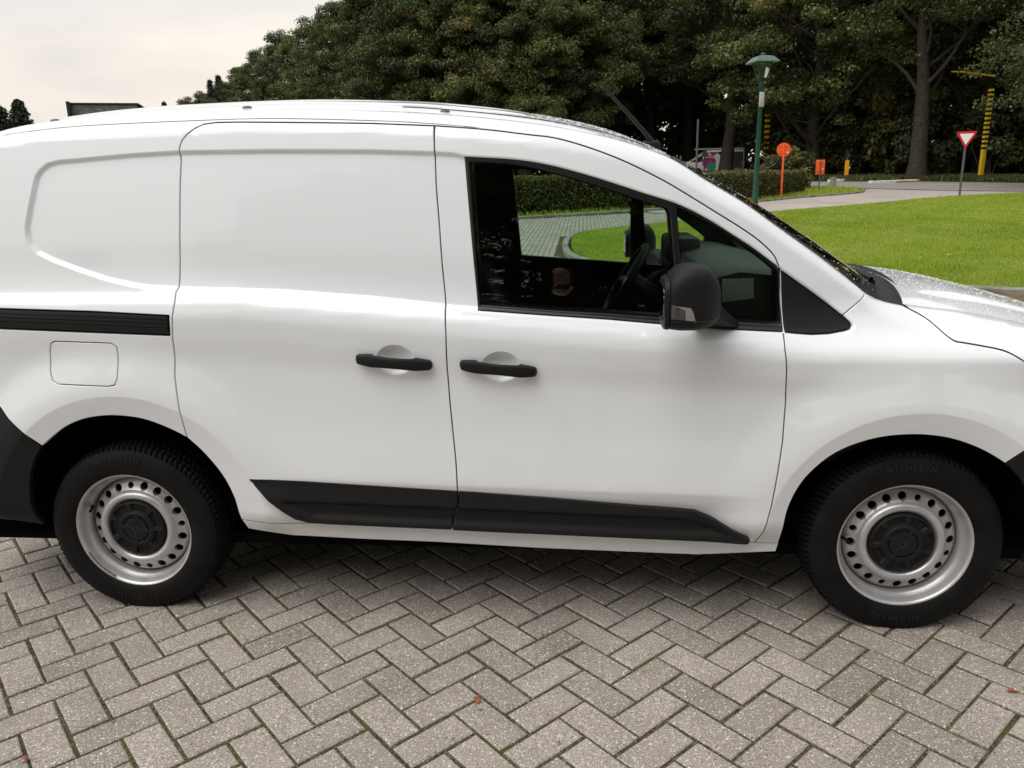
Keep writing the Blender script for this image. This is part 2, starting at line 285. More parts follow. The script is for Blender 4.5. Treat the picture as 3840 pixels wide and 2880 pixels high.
MT = dict(
    paint=paint_mat(),
    black=plain('black_plastic', (.011, .011, .012), .50, spec=.22, bump=.25, bscale=900),
    gloss=plain('dark_trim', (.012, .012, .013), .28),
    rubber=plain('tyre_rubber', (.0062, .0060, .0064), .62, spec=.16, noise=.5, nscale=9),
    steel=plain('silver_wheel_paint', (.52, .52, .53), .34, metal=.55, coat=.3, noise=.14, nscale=11),
    bare=plain('bare_metal', (.6, .6, .6), .3, metal=1),
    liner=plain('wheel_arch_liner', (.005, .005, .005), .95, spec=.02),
    inner=plain('cabin_trim', (.03, .034, .034), .55, spec=.4),
    dashm=plain('dashboard_plastic', (.055, .06, .06), .5),
    seatf=plain('seat_fabric', (.03, .03, .033), .9),
    glass=glass_mat('side_glass', (.78, .90, .83)),
    ws=glass_mat('windscreen_glass', (.60, .70, .64)),
    lampg=plain('clear_lamp', (.62, .62, .62), .2, metal=.4, coat=1),
    lampg2=plain('smoked_clear_lamp', (.33, .32, .32), .15, metal=.5, coat=1),
    lampd=plain('dark_lamp', (.05, .045, .045), .15, coat=1),
    mirror=plain('mirror_glass', (.75, .77, .78), .02, metal=1),
    yellow=plain('yellow_sticker', (.75, .50, .03), .5),
    palerefl=plain('pale_reflection_white', (.75, .76, .75), .7),  # tone of the added sheet that paints a reflection by the dashboard
    drop=drop_mat(),
    brick=brick_mat(),
    joint=noise_mix('joint_sand_and_moss', (.030, .021, .014), (.110, .084, .060), 70, c3=(.085, .105, .016), scale2=3.4, bump=.8, bscale=220, bdist=.006),
    moss=noise_mix('moss', (.055, .075, .012), (.12, .14, .025), 40, bump=.5, bscale=300),
    crumb=noise_mix('joint_grit', (.06, .05, .04), (.28, .25, .2), 35, bump=0),
    earth=noise_mix('forest_floor', (.035, .026, .017), (.075, .055, .033), 2.5, c3=(.05, .07, .02), scale2=.6),
    turf=noise_mix('turf', (.15, .20, .022), (.21, .27, .035), 1.6, c3=(.22, .24, .06), scale2=.8, bump=.6, bscale=35, bdist=.03),
    weeds=noise_mix('ivy_and_weeds', (.035, .05, .014), (.07, .095, .025), 2.2, c3=(.07, .06, .03), scale2=.8, bump=.6, bscale=25, bdist=.03),
    asphalt=noise_mix('asphalt', (.27, .25, .235), (.33, .305, .285), 3, bump=.3, bscale=90),
    drive=noise_mix('pinkish_asphalt', (.36, .32, .288), (.45, .40, .36), 2.2, c3=(.33, .295, .265), scale2=.5, bump=.3, bscale=80),
    kerb=noise_mix('concrete_kerb', (.20, .19, .17), (.33, .31, .28), 7, c3=(.12, .12, .07), scale2=2, bump=.4, bscale=70),
    whitep=noise_mix('worn_white_paint', (.62, .61, .58), (.80, .79, .76), 5, bump=.2),
    needles=noise_mix('pine_needle_litter', (.10, .06, .035), (.25, .17, .10), 25, bump=.9, bscale=90, bdist=.02),
    bark=noise_mix('oak_bark', (.032, .026, .021), (.075, .060, .048), 5, c3=(.04, .042, .024), scale2=1.2, bump=.9, bscale=14, bdist=.06),
    twig=plain('twig_bark', (.07, .055, .04), .9),
    leaf=leaf_mat('oak_leaves', [(0, (.038, .050, .016)), (.35, (.070, .092, .027)), (.62, (.115, .142, .040)), (.86, (.180, .200, .066)), (.985, (.24, .20, .065)), (1, (.27, .14, .04))], .34),
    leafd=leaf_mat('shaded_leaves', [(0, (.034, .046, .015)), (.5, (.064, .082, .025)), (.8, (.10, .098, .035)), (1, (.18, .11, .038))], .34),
    needle=leaf_mat('conifer_needles', [(0, (.014, .026, .012)), (1, (.04, .06, .025))], .1),
    hedge=leaf_mat('hedge_leaves', [(0, (.050, .060, .014)), (.45, (.12, .125, .032)), (.75, (.19, .155, .048)), (1, (.25, .14, .055))]),
    grass=leaf_mat('grass_blades', [(0, (.16, .24, .014)), (.5, (.31, .42, .030)), (.85, (.42, .51, .055)), (1, (.50, .50, .14))], .35),
    green=plain('green_lamp_paint', (.010, .068, .045), .35, noise=.15, nscale=12),
    dullgreen=plain('weathered_green_roof', (.075, .15, .125), .5, noise=.2, nscale=20),
    lampglass=glass_mat('lantern_glass', (.85, .9, .88)),
    grey=plain('galvanised_steel', (.20, .21, .22), .5, metal=.4, noise=.12),
    dgrey=plain('grey_pole_paint', (.085, .092, .10), .5, noise=.12),
    orange=plain('orange_sign_back', (.85, .115, .02), .45, noise=.06, nscale=4),
    red=plain('red_reflective', (.62, .015, .03), .35),
    white=plain('white_reflective', (.80, .80, .79), .4),
    ylw=plain('yellow_pole_paint', (.75, .50, .02), .5, noise=.12, nscale=6),
    amber=plain('amber_reflector', (.85, .36, .01), .4),
    blk=plain('black_paint', (.015, .015, .015), .5),
    blue=plain('blue_sign', (.012, .022, .035), .4),
    dark=plain('dark_metal', (.016, .017, .018), .7),
    boxw=plain('pale_grey_box', (.5, .5, .48), .5),
    vblack=plain('black_wrap', (.018, .018, .02), .25, coat=.5),
    magenta=plain('magenta_wrap', (.42, .02, .22), .35, coat=.5),
    teal=plain('teal_wrap', (.05, .32, .26), .35, coat=.5),
    slate=noise_mix('slate_roof', (.07, .065, .068), (.13, .12, .122), 3, bump=.3),
    brickw=noise_mix('house_brick', (.22, .12, .09), (.32, .18, .13), 6),
    skin=plain('skin', (.52, .31, .23), .5), hair=plain('short_hair', (.06, .04, .03), .8), jacket=plain('dark_jacket', (.012, .016, .03), .8),
    trousers=plain('dark_trousers', (.02, .022, .03), .85), shoe=plain('dark_shoe', (.02, .018, .016), .5), phone=plain('black_phone', (.02, .02, .022), .2),
    leafred=plain('red_brown_leaf', (.30, .08, .035), .7), leafylw=plain('yellow_leaf', (.45, .33, .12), .7),
)
def ss(a,b,x):
    t=np.clip((np.asarray(x,float)-a)/(b-a),0,1);return t*t*(3-2*t)
def pchip(xs,ys):
    xs=np.array(xs,float);ys=np.array(ys,float);h=np.diff(xs);d=np.diff(ys)/h
    m=np.zeros(len(xs))
    for i in range(1,len(xs)-1):
        if d[i-1]*d[i]>0:
            w1=2*h[i]+h[i-1];w2=h[i]+2*h[i-1];m[i]=(w1+w2)/(w1/d[i-1]+w2/d[i])
    m[0]=d[0];m[-1]=d[-1]
    def f(x):
        x=np.asarray(x,float);xc=np.clip(x,xs[0],xs[-1]);i=np.clip(np.searchsorted(xs,xc)-1,0,len(xs)-2)
        t=(xc-xs[i])/h[i];a=ys[i];b=ys[i+1]
        y=a*(1+2*t)*(1-t)**2+m[i]*h[i]*t*(1-t)**2+b*t*t*(3-2*t)+m[i+1]*h[i]*t*t*(t-1)
        return y+np.where(x<xs[0],(x-xs[0])*m[0],0)+np.where(x>xs[-1],(x-xs[-1])*m[-1],0)
    return f
P=pchip([.20,.30,.36,.45,.515,.527,.60,.75,.88,.98,1.03,1.075,1.115,1.13,1.30,1.45,1.60,1.70,1.80],
        [.03,.0,-.010,-.030,-.051,-.0535,-.048,-.037,-.034,-.043,-.045,-.036,-.014,-.006,.022,.052,.088,.116,.146])
YC=.88
# crest height of the side (where it meets roof / windscreen / bonnet)
ZT=pchip([-.9,-.7,-.5,-.3,0,.5,1.0,1.2,1.5,1.72,1.916,2.047,2.16,2.286,2.413,2.516,2.6,2.7,2.9,3.1,3.3,3.5,3.65],
         [1.56,1.64,1.715,1.76,1.78,1.785,1.765,1.748,1.707,1.657,1.59,1.510,1.442,1.352,1.262,1.184,1.127,1.10,1.07,1.03,.97,.87,.76])
AW=pchip([-.9,1.2,1.8,2.5,2.8,3.6],[.17,.17,.09,.07,.13,.16])
RH=pchip([-.9,1.2,1.8,2.5,2.8,3.6],[.085,.085,.07,.05,.09,.12])
def arch(x,z,xc):
    return np.hypot(x-xc,z-.345)
def g0(x,z):
    x=np.asarray(x,float);z=np.asarray(z,float)
    s=.027+.06*ss(.65,1.1,z)
    zp=z+s*np.clip(x-1.3,-.8,1.1)
    y=P(zp)
    y=y+.006*((x-1.2)/1.2)**2
    y=y+.32*np.clip(x-2.95,0,9)**2+.30*np.clip(-.40-x,0,9)**2
    y=y+.055*(np.clip(x-1.4,0,1.6)/1.1)**2*ss(1.02,1.25,zp)
    for xc,zc_,R1 in((.035,.335,.505),(2.71,.318,.475)):
        r=np.hypot(x-xc,z-zc_)
        w=1-ss(R1-.004,R1+.20,r)
        yb=-.0585+.22*np.clip(R1-r,0,1)
        w=w*ss(.29,.42,z)
        y=y*(1-w)+yb*w
    d=ZT(x)-z
    a=AW(x);rr=RH(x);q=np.clip(1-d/rr,0,1)
    y=y+a*(1-np.sqrt(np.clip(1-q*q,0.0,1)))
    return y
T=dict(
  sd_top=[(0.309,1.64),(0.312,1.657),(0.321,1.679),(0.339,1.698),(0.362,1.715),(0.389,1.728),(0.43,1.733),(0.51,1.732),(0.797,1.722),(0.951,1.716),(1.16,1.703)],
  sd_right=[(1.16,1.703),(1.164,1.647),(1.168,1.517),(1.177,1.401),(1.185,1.27),(1.196,1.134),(1.2,1.052),(1.198,0.927),(1.202,0.816),(1.208,0.721),(1.215,0.625),(1.217,0.573),(1.218,0.498),(1.216,0.45),(1.203,0.426),(1.194,0.391),(1.188,0.357)],
  sill_top=[(0.433,0.376),(0.68,0.362),(0.854,0.359),(1.035,0.353),(1.186,0.348),(1.537,0.337),(1.785,0.328),(2.031,0.317),(2.223,0.318),(2.303,0.316)],
  sill_bot=[(0.444,0.335),(0.601,0.305),(0.844,0.296),(1.133,0.29),(1.485,0.274),(1.737,0.268),(2.035,0.261),(2.298,0.281)],
  archR=[(0.433,0.376),(0.432,0.378),(0.418,0.461),(0.397,0.527),(0.363,0.586),(0.318,0.645),(0.275,0.689),(0.223,0.717),(0.163,0.743),(0.107,0.76),(0.02,0.768),(-0.039,0.764),(-0.101,0.752),(-0.165,0.725),(-0.213,0.692),(-0.263,0.653),(-0.295,0.613),(-0.321,0.564),(-0.342,0.502),(-0.352,0.439),(-0.35,0.388),(-0.343,0.33)],
  sd_left=[(0.275,0.689),(0.272,0.778),(0.265,0.86),(0.261,0.915),(0.267,0.989),(0.27,1.039),(0.281,1.117),(0.287,1.151),(0.286,1.189),(0.291,1.206),(0.298,1.304),(0.303,1.419),(0.307,1.532),(0.312,1.617),(0.309,1.64)],
  fd_top=[(1.163,1.703),(1.329,1.688),(1.479,1.665),(1.535,1.659),(1.597,1.643),(1.658,1.623),(1.719,1.6),(1.78,1.574),(1.841,1.544),(1.902,1.512),(1.962,1.476),(2.023,1.438),(2.084,1.4),(2.134,1.369),(2.17,1.345),(2.201,1.322),(2.232,1.294),(2.25,1.273),(2.26,1.249),(2.265,1.237)],
  fd_right=[(2.265,1.237),(2.275,1.14),(2.276,1.041),(2.275,0.993),(2.282,0.928),(2.288,0.819),(2.283,0.698),(2.272,0.59),(2.259,0.477),(2.241,0.377),(2.223,0.318)],
  archF=[(2.302,0.316),(2.303,0.332),(2.306,0.4),(2.312,0.452),(2.329,0.509),(2.357,0.565),(2.399,0.615),(2.445,0.655),(2.497,0.682),(2.554,0.702),(2.606,0.713),(2.672,0.719),(2.738,0.717),(2.805,0.706),(2.873,0.682),(2.929,0.654),(2.973,0.625)],
  bumpF=[(2.973,0.625),(3.019,0.674)],
  bumpR=[(-0.407,0.8),(-0.37,0.754),(-0.327,0.716),(-0.291,0.681),(-0.264,0.653)],
  bumpRb=[(-0.473,0.37),(-0.417,0.355),(-0.343,0.33)],
  fuel=[(-0.156,1.028),(0.048,1.021),(0.065,1.008),(0.066,0.975),(0.06,0.903),(0.049,0.88),(0.026,0.875),(-0.16,0.881),(-0.181,0.893),(-0.189,0.925),(-0.182,0.991),(-0.171,1.021)],
  track=[(-0.338,1.141),(-0.001,1.13),(0.279,1.115),(0.269,1.051),(-0.01,1.063),(-0.345,1.077)],
  rec_q=[(0.31,1.639),(0.241,1.637),(0.142,1.634),(0.054,1.629),(-0.04,1.623),(-0.116,1.619),(-0.155,1.611),(-0.18,1.594),(-0.197,1.572),(-0.211,1.52),(-0.226,1.462),(-0.238,1.41),(-0.238,1.381),(-0.228,1.352),(-0.205,1.325),(-0.15,1.298),(-0.057,1.264),(0.037,1.234),(0.132,1.213),(0.182,1.206),(0.291,1.199)],
  rec_top=[(0.311,1.639),(0.647,1.635),(0.955,1.626),(1.164,1.615),(1.226,1.61),(1.263,1.603)],
  rec_bot=[(0.291,1.203),(0.637,1.187),(0.948,1.162),(1.193,1.134),(1.222,1.13),(1.304,1.123)],
  frame_top=[(1.263,1.601),(1.412,1.59),(1.486,1.579),(1.566,1.561),(1.658,1.534),(1.75,1.504),(1.841,1.472),(1.929,1.445),(1.993,1.415),(2.054,1.381),(2.115,1.341),(2.177,1.302),(2.239,1.255),(2.266,1.235)],
  frame_bot=[(1.304,1.121),(1.535,1.102),(1.72,1.088),(1.892,1.071),(2.136,1.05),(2.276,1.041)],
  glass1=[(1.276,1.586),(1.338,1.584),(1.412,1.577),(1.486,1.563),(1.572,1.54),(1.658,1.514),(1.75,1.483),(1.841,1.451),(1.908,1.429),(1.917,1.411),(1.948,1.084),(1.895,1.088),(1.72,1.104),(1.535,1.117),(1.307,1.137)],
  glass2=[(1.937,1.434),(1.993,1.407),(2.054,1.373),(2.116,1.336),(2.177,1.294),(2.233,1.252),(2.261,1.228),(2.271,1.062),(1.966,1.082)],
  tri=[(2.268,1.231),(2.317,1.196),(2.368,1.16),(2.418,1.123),(2.466,1.085),(2.489,1.065),(2.494,1.054),(2.488,1.045),(2.474,1.04),(2.42,1.033),(2.367,1.032),(2.315,1.036),(2.281,1.04)],
  clad1=[(.488,.548),(1.214,.509),(1.2175,.502),(1.2165,.460),(1.197,.418),(1.188,.362),(1.0,.366),(.76,.373),(.69,.377),(.64,.394),(.598,.427),(.557,.464),(.522,.504),(.491,.537)],
  clad2=[(1.2225,.509),(1.293,.505),(1.539,.488),(1.782,.467),(1.951,.455),(2.013,.449),(2.072,.422),(2.146,.376),(2.197,.350),(2.193,.338),(2.185,.333),(2.127,.334),(1.982,.338),(1.785,.343),(1.537,.350),(1.284,.357),(1.1955,.360),(1.204,.418),(1.2215,.458)],
  crease=[(0.551,0.58),(1.237,0.534),(2.233,0.506)],
  sh=[(2.708,1.09),(2.729,1.078),(2.752,1.061),(2.766,1.044),(2.785,1.021),(2.801,1.008),(2.823,1.005),(2.878,0.996),(2.932,0.986),(2.959,0.975),(2.991,0.954)],
  seamA=[(2.553,1.15),(2.538,1.141),(2.517,1.123),(2.491,1.104),(2.467,1.085)],
  wsedge=[(1.912,1.584),(1.966,1.55),(2.041,1.503),(2.088,1.469),(2.151,1.435),(2.212,1.392),(2.275,1.348),(2.337,1.305),(2.4,1.261),(2.462,1.212),(2.5,1.183),(2.546,1.148)],
  h1=[(0.901,0.965),(1.151,0.953),(0.961,0.942)],
  cup1=[(0.969,0.991),(0.988,1.009),(1.019,1.014),(1.05,1.007),(1.066,0.995),(1.085,0.979),(1.078,0.931),(1.056,0.919),(1.028,0.913),(1.001,0.917),(0.981,0.926),(0.961,0.942)],
  h2=[(1.244,0.949),(1.491,0.932)],
  cup2=[(1.321,0.96),(1.345,0.984),(1.376,0.99),(1.406,0.984),(1.425,0.967),(1.435,0.955),(1.43,0.911),(1.409,0.896),(1.379,0.891),(1.345,0.894),(1.322,0.909),(1.313,0.921)],
)
# ------------------------------------------------------------------ terrain and paving
ZG = pchip([-80, 3.5, 27, 39, 47, 53, 67, 400], [0, 0, .45, .58, .92, 1.2, 1.6, 1.6])
zg = lambda y: float(ZG(y))
def pix(P_):
    d = np.asarray(P_, float)-CAM; z = d@_F
    return np.stack([(d@_R)/z*FPX/3840+.5, .375-(d@_U)/z*FPX/3840, z], -1)   # x 0..1, y 0..0.75
def at(vx, vy, Y):
    """point of the place at depth y = Y along a sight line given in units of a 2212 px wide picture"""
    s = 3840/2212; d = _F*FPX+_R*(vx*s-1920)-_U*(vy*s-1440); t = (Y-CAM[1])/d[1]; return CAM+d*t
def _area(P_): x, y = P_[:, 0], P_[:, 1]; return .5*np.sum(x*np.roll(y, -1)-np.roll(x, -1)*y)
def _inside(pts, poly):
    P_ = np.asarray(poly, float); x, y = pts[:, 0], pts[:, 1]; c = np.zeros(len(pts), bool); j = len(P_)-1
    for i in range(len(P_)):
        xi, yi = P_[i]; xj, yj = P_[j]
        if yi != yj: c ^= ((yi > y) != (yj > y)) & (x < (xj-xi)*(y-yi)/(yj-yi)+xi)
        j = i
    return c
def chaikin(P_, it=2, closed=True):
    P_ = np.array(P_, float)
    for _ in range(it):
        Q = np.roll(P_, -1, 0) if closed else P_[1:]; A_ = P_ if closed else P_[:-1]
        R_ = np.stack([A_*.75+Q*.25, A_*.25+Q*.75], 1).reshape(-1, 2); P_ = R_ if closed else np.r_[P_[:1], R_, P_[-1:]]
    return P_
def sheet(name, poly, mat, dz, h=1.2, skirt=.12, kind=None, parent=None, wob=0):
    P_ = np.array(poly, float); P_ = P_ if _area(P_) > 0 else P_[::-1]
    B = []
    for a, b in zip(P_, np.roll(P_, -1, 0)):
        k = max(1, int(np.linalg.norm(b-a)/h)); B += [a+(b-a)*i/k for i in range(k)]
    B = np.array(B); n = len(B); x0, y0 = B.min(0); x1, y1 = B.max(0); X_, Y_ = np.meshgrid(np.arange(x0, x1, h), np.arange(y0, y1, h)); q = np.c_[X_.ravel(), Y_.ravel()]; q = q[_inside(q, B)]
    r = delaunay_2d_cdt([Vector(v) for v in np.r_[B, q]], [(i, (i+1) % n) for i in range(n)], [], 0, 1e-5)
    v = np.array([tuple(p) for p in r[0]]); tri = np.array([t for t in r[2]]); tri = tri[_inside(v[tri].mean(1), B)]
    a, b, c = v[tri[:, 0]], v[tri[:, 1]], v[tri[:, 2]]; cr_ = (b[:, 0]-a[:, 0])*(c[:, 1]-a[:, 1])-(b[:, 1]-a[:, 1])*(c[:, 0]-a[:, 0]); tri[cr_ < 0] = tri[cr_ < 0][:, ::-1]
    z = ZG(v[:, 1])+dz+wob*(np.sin(v[:, 0]*1.7)*np.cos(v[:, 1]*1.3)); V = np.c_[v, z]; Fs = [tuple(t) for t in tri]; m = len(V)
    V = np.r_[V, np.c_[B, ZG(B[:, 1])+dz], np.c_[B, ZG(B[:, 1])+dz-skirt]]
    Fs += [(m+i, m+n+i, m+n+(i+1) % n, m+(i+1) % n) for i in range(n)]
    o = mesh(name, V, Fs, mat, parent); 
    if kind: tag(o, kind=kind)
    return o
# one sheet to the horizon, lying 10 cm under the roads and lawns
xs_ = np.r_[-900, -400, np.arange(-160, 161, 8.), 400, 900]; ys_ = np.r_[-600, -200, np.arange(-60, 120, 4.), 200, 400, 900]
X_, Y_ = np.meshgrid(xs_, ys_); Gd = np.stack([X_, Y_, ZG(Y_)-.10], -1)
i, j = np.meshgrid(np.arange(len(ys_)-1), np.arange(len(xs_)-1), indexing='ij'); b_ = len(xs_)
F_ = np.stack([i*b_+j, i*b_+j+1, (i+1)*b_+j+1, (i+1)*b_+j], -1).reshape(-1, 4)
tag(mesh('ground', Gd.reshape(-1, 3), F_, MT['earth']), kind='structure')

KERB_L = [(1.24, 15.3), (1.25, 13.7), (1.30, 12.75), (1.49, 11.7), (1.82, 10.95), (2.28, 10.33), (4.0, 9.05), (6.6, 7.70), (7.4, 7.35), (12, 5.9), (27, 2.9)]
TOP_L = [(30, 20), (26, 30), (22.6, 33.6), (20.18, 33.2), (16.1, 30.9), (11.9, 26.4), (9.03, 23.9), (7.39, 22.7), (3.06, 18.5), (2.49, 18.05), (1.74, 17.1), (1.38, 16.2)]
LAWN = chaikin([(x+.13, y+.06) if k < 9 else (x, y+.15) for k, (x, y) in enumerate(KERB_L)]+TOP_L, 2)
pave = sheet('pavement', [(-9, -12), (12, -12), (14, 3.2), (-9, 3.2)], MT['joint'], -.0055, 2, .08, 'structure')
road_b = sheet('brick_road', [(-14, 3.2), (14, 3.2), (27, 2.5), (12, 6), (6.6, 8.2), (5.2, 12), (5, 23), (3.7, 24.6), (-.44, 22.5), (-9, 16.5), (-14, 12)], MT['joint'], -.004, 1.5, .08, 'structure')
drive = sheet('driveway', [(5, 12), (9, 14), (20, 20), (24, 30), (23, 35.2), (21.4, 36.6), (19.8, 39.3), (17.2, 42.3), (15.8, 41.8), (14.9, 39.2), (12.9, 36.6), (10.7, 34.2), (8.3, 30.4), (5, 26.8), (3.7, 24.9), (5, 23)], MT['drive'], 0, 1.5, .09, 'structure')
NEAR = [(-30, 55), (0, 50), (10, 46.5), (14.3, 44.2), (17.2, 42.4), (19.8, 39.4), (22.6, 35.3), (28, 27), (42, 8)]
FAR = [(50, 16), (33, 37.5), (26.2, 44.5), (21.5, 48), (19, 49.1), (16, 50.3), (10, 52.2), (0, 54.5), (-30, 60)]
sheet('main_road', NEAR+FAR, MT['asphalt'], .005, 1.5, .1, 'structure')
sheet('kerb_gutter', chaikin([(14.0, 44.45), (17.2, 42.5), (19.8, 39.5), (22.7, 35.4), (28, 27.1), (28.2, 27.3), (22.9, 35.6), (20.0, 39.75), (17.35, 42.75), (14.1, 44.7)], 0), MT['dark'], .009, 1.5, .02, 'structure')
VERGE = chaikin([(-14, 12), (-9, 16.6), (-.44, 22.55), (3.6, 24.95), (8.4, 30.3), (10.8, 33.9), (12.95, 36.2), (14.9, 38.4), (16.0, 40.2), (16.5, 41.6), (15.4, 43.1), (12, 44.9), (0, 49), (-14, 48)], 2)
sheet('grass_verge', VERGE, MT['turf'], .06, 1.2, .16, 'structure', wob=.02)
lawn = sheet('lawn', LAWN, MT['turf'], .075, .8, .15, 'structure', wob=.015)
sheet('roadside_grass', [(-30, 60.2), (0, 54.7), (10, 52.4), (16, 50.5), (19, 49.3), (21.5, 48.2), (26.4, 44.7), (33.2, 37.7), (50, 16.2), (60, 30), (45, 60), (10, 62), (-30, 68)], MT['weeds'], .07, 2, .15, 'structure', wob=.03)
sheet('pine_litter', chaikin([(5.2, 7.3), (6.6, 6.3), (9, 5.5), (14, 4.4), (14, 5.2), (9, 6.7), (7.4, 7.28), (6.6, 7.62), (5.4, 8.2)], 1), MT['needles'], .02, .4, .05, 'structure')
# herringbone pavers, positions measured from the photograph: unit 110 mm, laid at 45 degrees to the van
LX, LY, LT, LS = (0.78709, -0.21994, -0.774870, 0.110584)
def paver_mesh(w, l, seed):
    r = random.Random(seed); c = .0042; T_ = .05; J = lambda a: a+r.uniform(-.0013, .0013)
    V = [(J(-w/2), J(-l/2), -.002), (J(w/2), J(-l/2), -.002), (J(w/2), J(l/2), -.002), (J(-w/2), J(l/2), -.002)]
    V += [(V[0][0]+c, V[0][1]+c, r.uniform(-.0006, .0006)+.0012), (V[1][0]-c, V[1][1]+c, r.uniform(-.0006, .0006)+.0012), (V[2][0]-c, V[2][1]-c, r.uniform(-.0006, .0006)+.0012), (V[3][0]+c, V[3][1]-c, r.uniform(-.0006, .0006)+.0012)]
    V += [(v[0], v[1], -T_) for v in V[:4]]
    F_ = [(4, 5, 6, 7), (0, 1, 5, 4), (1, 2, 6, 5), (2, 3, 7, 6), (3, 0, 4, 7), (8, 9, 1, 0), (9, 10, 2, 1), (10, 11, 3, 2), (11, 8, 0, 3)]
    return np.array(V), F_
PM = [paver_mesh(.1002, .2102, s) for s in range(8)]; PMESH = [None]*8
ct, st_ = math.cos(LT), math.sin(LT); cells = []
for a in range(-150, 160):
    for b in range(-150, 160):
        k = (a+b) % 4
        if k == 0: ca, cb, rot = a+.5, b+1.0, 0.0
        elif k == 2: ca, cb, rot = a+1.0, b+.5, math.pi/2
        else: continue
        x = LX+LS*(ct*ca-st_*cb); y = LY+LS*(st_*ca+ct*cb)
        if -7 < x < 9 and -8 < y < 3.1: cells.append((x, y, LT+rot))
cells = np.array(cells); pc = pix(np.c_[cells[:, :2], np.zeros(len(cells))])
vis = (pc[:, 0] > -.02) & (pc[:, 0] < 1.02) & (pc[:, 1] > .40) & (pc[:, 1] < .77) & (pc[:, 2] > .3)
dist = np.where(vis, pc[:, 2], 1e6); order = np.argsort(dist); single = set(order[:300].tolist())
BV, BF, BR = [], [], []; nV = 0
for idx in range(len(cells)):
    x, y, r = cells[idx]; s = random.randrange(8); r += random.gauss(0, .004)+(math.pi if random.random() < .5 else 0); x += random.gauss(0, .0009); y += random.gauss(0, .0009); z = random.gauss(0, .0009)
    if idx in single:
        if PMESH[s] is None:
            o = mesh('brick', PM[s][0], PM[s][1], MT['brick'], pave); PMESH[s] = o.data
        else:
            o = bpy.data.objects.new('brick', PMESH[s]); COL.objects.link(o); o.parent = pave
        o.location = (x, y, z); o.rotation_euler = (random.gauss(0, .004), random.gauss(0, .004), r)
    else:
        V, F_ = PM[s]; c, d = math.cos(r), math.sin(r); W_ = np.c_[V[:, 0]*c-V[:, 1]*d+x, V[:, 0]*d+V[:, 1]*c+y, V[:, 2]+z]
        BV.append(W_); BF += [tuple(i+nV for i in f) for f in F_]; BR += [random.random()]*len(F_); nV += len(V)
tag(mesh('bricks', np.concatenate(BV), BF, MT['brick'], pave, attr=BR), kind='stuff')
# road bricks seen through the van's windows: running bond, laid across the road
BV, BF, BR = [], [], []; nV = 0; LAWN_K = np.array([(x-.12, y-.02) for x, y in LAWN])
bx0 = []
for r_ in range(int((24.8-3.3)/.225)):
    y = 3.34+r_*.225
    for c_ in range(int(19.5/.108)):
        x = -6+c_*.108; yy = y+(.1125 if c_ % 2 else 0)
        bx0.append((x, yy))
bx0 = np.array(bx0); bend = np.array([(-5.9, 3.3), (13.4, 3.3), (13.4, 4.0), (9, 5.0), (6.5, 6.0), (5.3, 7.1), (5.5, 7.9), (4.9, 11), (4.9, 22.9), (3.6, 24.4), (-.4, 22.2), (-5.9, 18.4)])
kw = np.array([(1.02, 15.4), (1.04, 13.6), (1.10, 12.6), (1.30, 11.55), (1.66, 10.75), (2.1, 10.1), (4.0, 8.85), (6.6, 7.5), (8, 12), (8, 23.0), (3.0, 19.0), (2.3, 18.4), (1.5, 17.4), (1.12, 16.4)])
ok = _inside(bx0, bend) & ~_inside(bx0, kw); bx0 = bx0[ok]; pv = pix(np.c_[bx0, ZG(bx0[:, 1])]); bx0 = bx0[(pv[:, 0] > .38) & (pv[:, 0] < 1.6)]
V, F_ = PM[0]; FA = np.array([list(f) for f in F_])
n = len(bx0); ang = rng.normal(0, .01, n); c, d = np.cos(ang)[:, None], np.sin(ang)[:, None]
W_ = np.stack([V[None, :, 0]*c-V[None, :, 1]*d+bx0[:, :1], V[None, :, 0]*d+V[None, :, 1]*c+bx0[:, 1:], V[None, :, 2]+ZG(bx0[:, 1:])+rng.normal(0, .001, (n, 1))+.003], -1)
FF = (FA[None]+(np.arange(n)*len(V))[:, None, None]).reshape(-1, 4)
tag(mesh('road_bricks', W_.reshape(-1, 3), FF, MT['brick'], road_b, attr=np.repeat(rng.random(n), len(FA))), kind='stuff')
# grit and moss crumbs lying in the joints of the herringbone
def crumbs(name, mat, n, lo, hi, moss):
    P_ = []
    near = cells[order[:520]]
    for _ in range(n):
        x, y, r = near[random.randrange(len(near))]; e = random.random(); u = random.uniform(-.5, .5)
        w, l = .1105, .2205
        if moss and math.sin(x*3.1+1.3*y)+math.sin(y*4.7-x*1.9+r) < .55: continue
        if random.random() < .5: lx_, ly_ = (w/2)*random.choice((-1, 1))+random.gauss(0, .0026), u*l
        else: lx_, ly_ = u*w, (l/2)*random.choice((-1, 1))+random.gauss(0, .0026)
        s = random.uniform(lo, hi); P_.append((x+lx_*math.cos(r)-ly_*math.sin(r), y+lx_*math.sin(r)+ly_*math.cos(r), -.0040+s*.2, s))
    P_ = np.array(P_); n = len(P_); O = np.array([(1, 0, 0), (0, 1, 0), (-1, 0, 0), (0, -1, 0), (0, 0, 1)], float); Ff = np.array([(0, 1, 4), (1, 2, 4), (2, 3, 4), (3, 0, 4)])
    a = rng.random(n)*6.28; s = P_[:, 3:4]; V = O[None]*s[..., None]*rng.uniform(.6, 1.2, (n, 5, 1)); X_ = V[..., 0]*np.cos(a)[:, None]-V[..., 1]*np.sin(a)[:, None]; Y_ = V[..., 0]*np.sin(a)[:, None]+V[..., 1]*np.cos(a)[:, None]
    W_ = np.stack([X_+P_[:, :1], Y_+P_[:, 1:2], V[..., 2]*.8+P_[:, 2:3]], -1)
    return tag(mesh(name, W_.reshape(-1, 3), (Ff[None]+(np.arange(n)*5)[:, None, None]).reshape(-1, 3), mat, pave), kind='stuff')
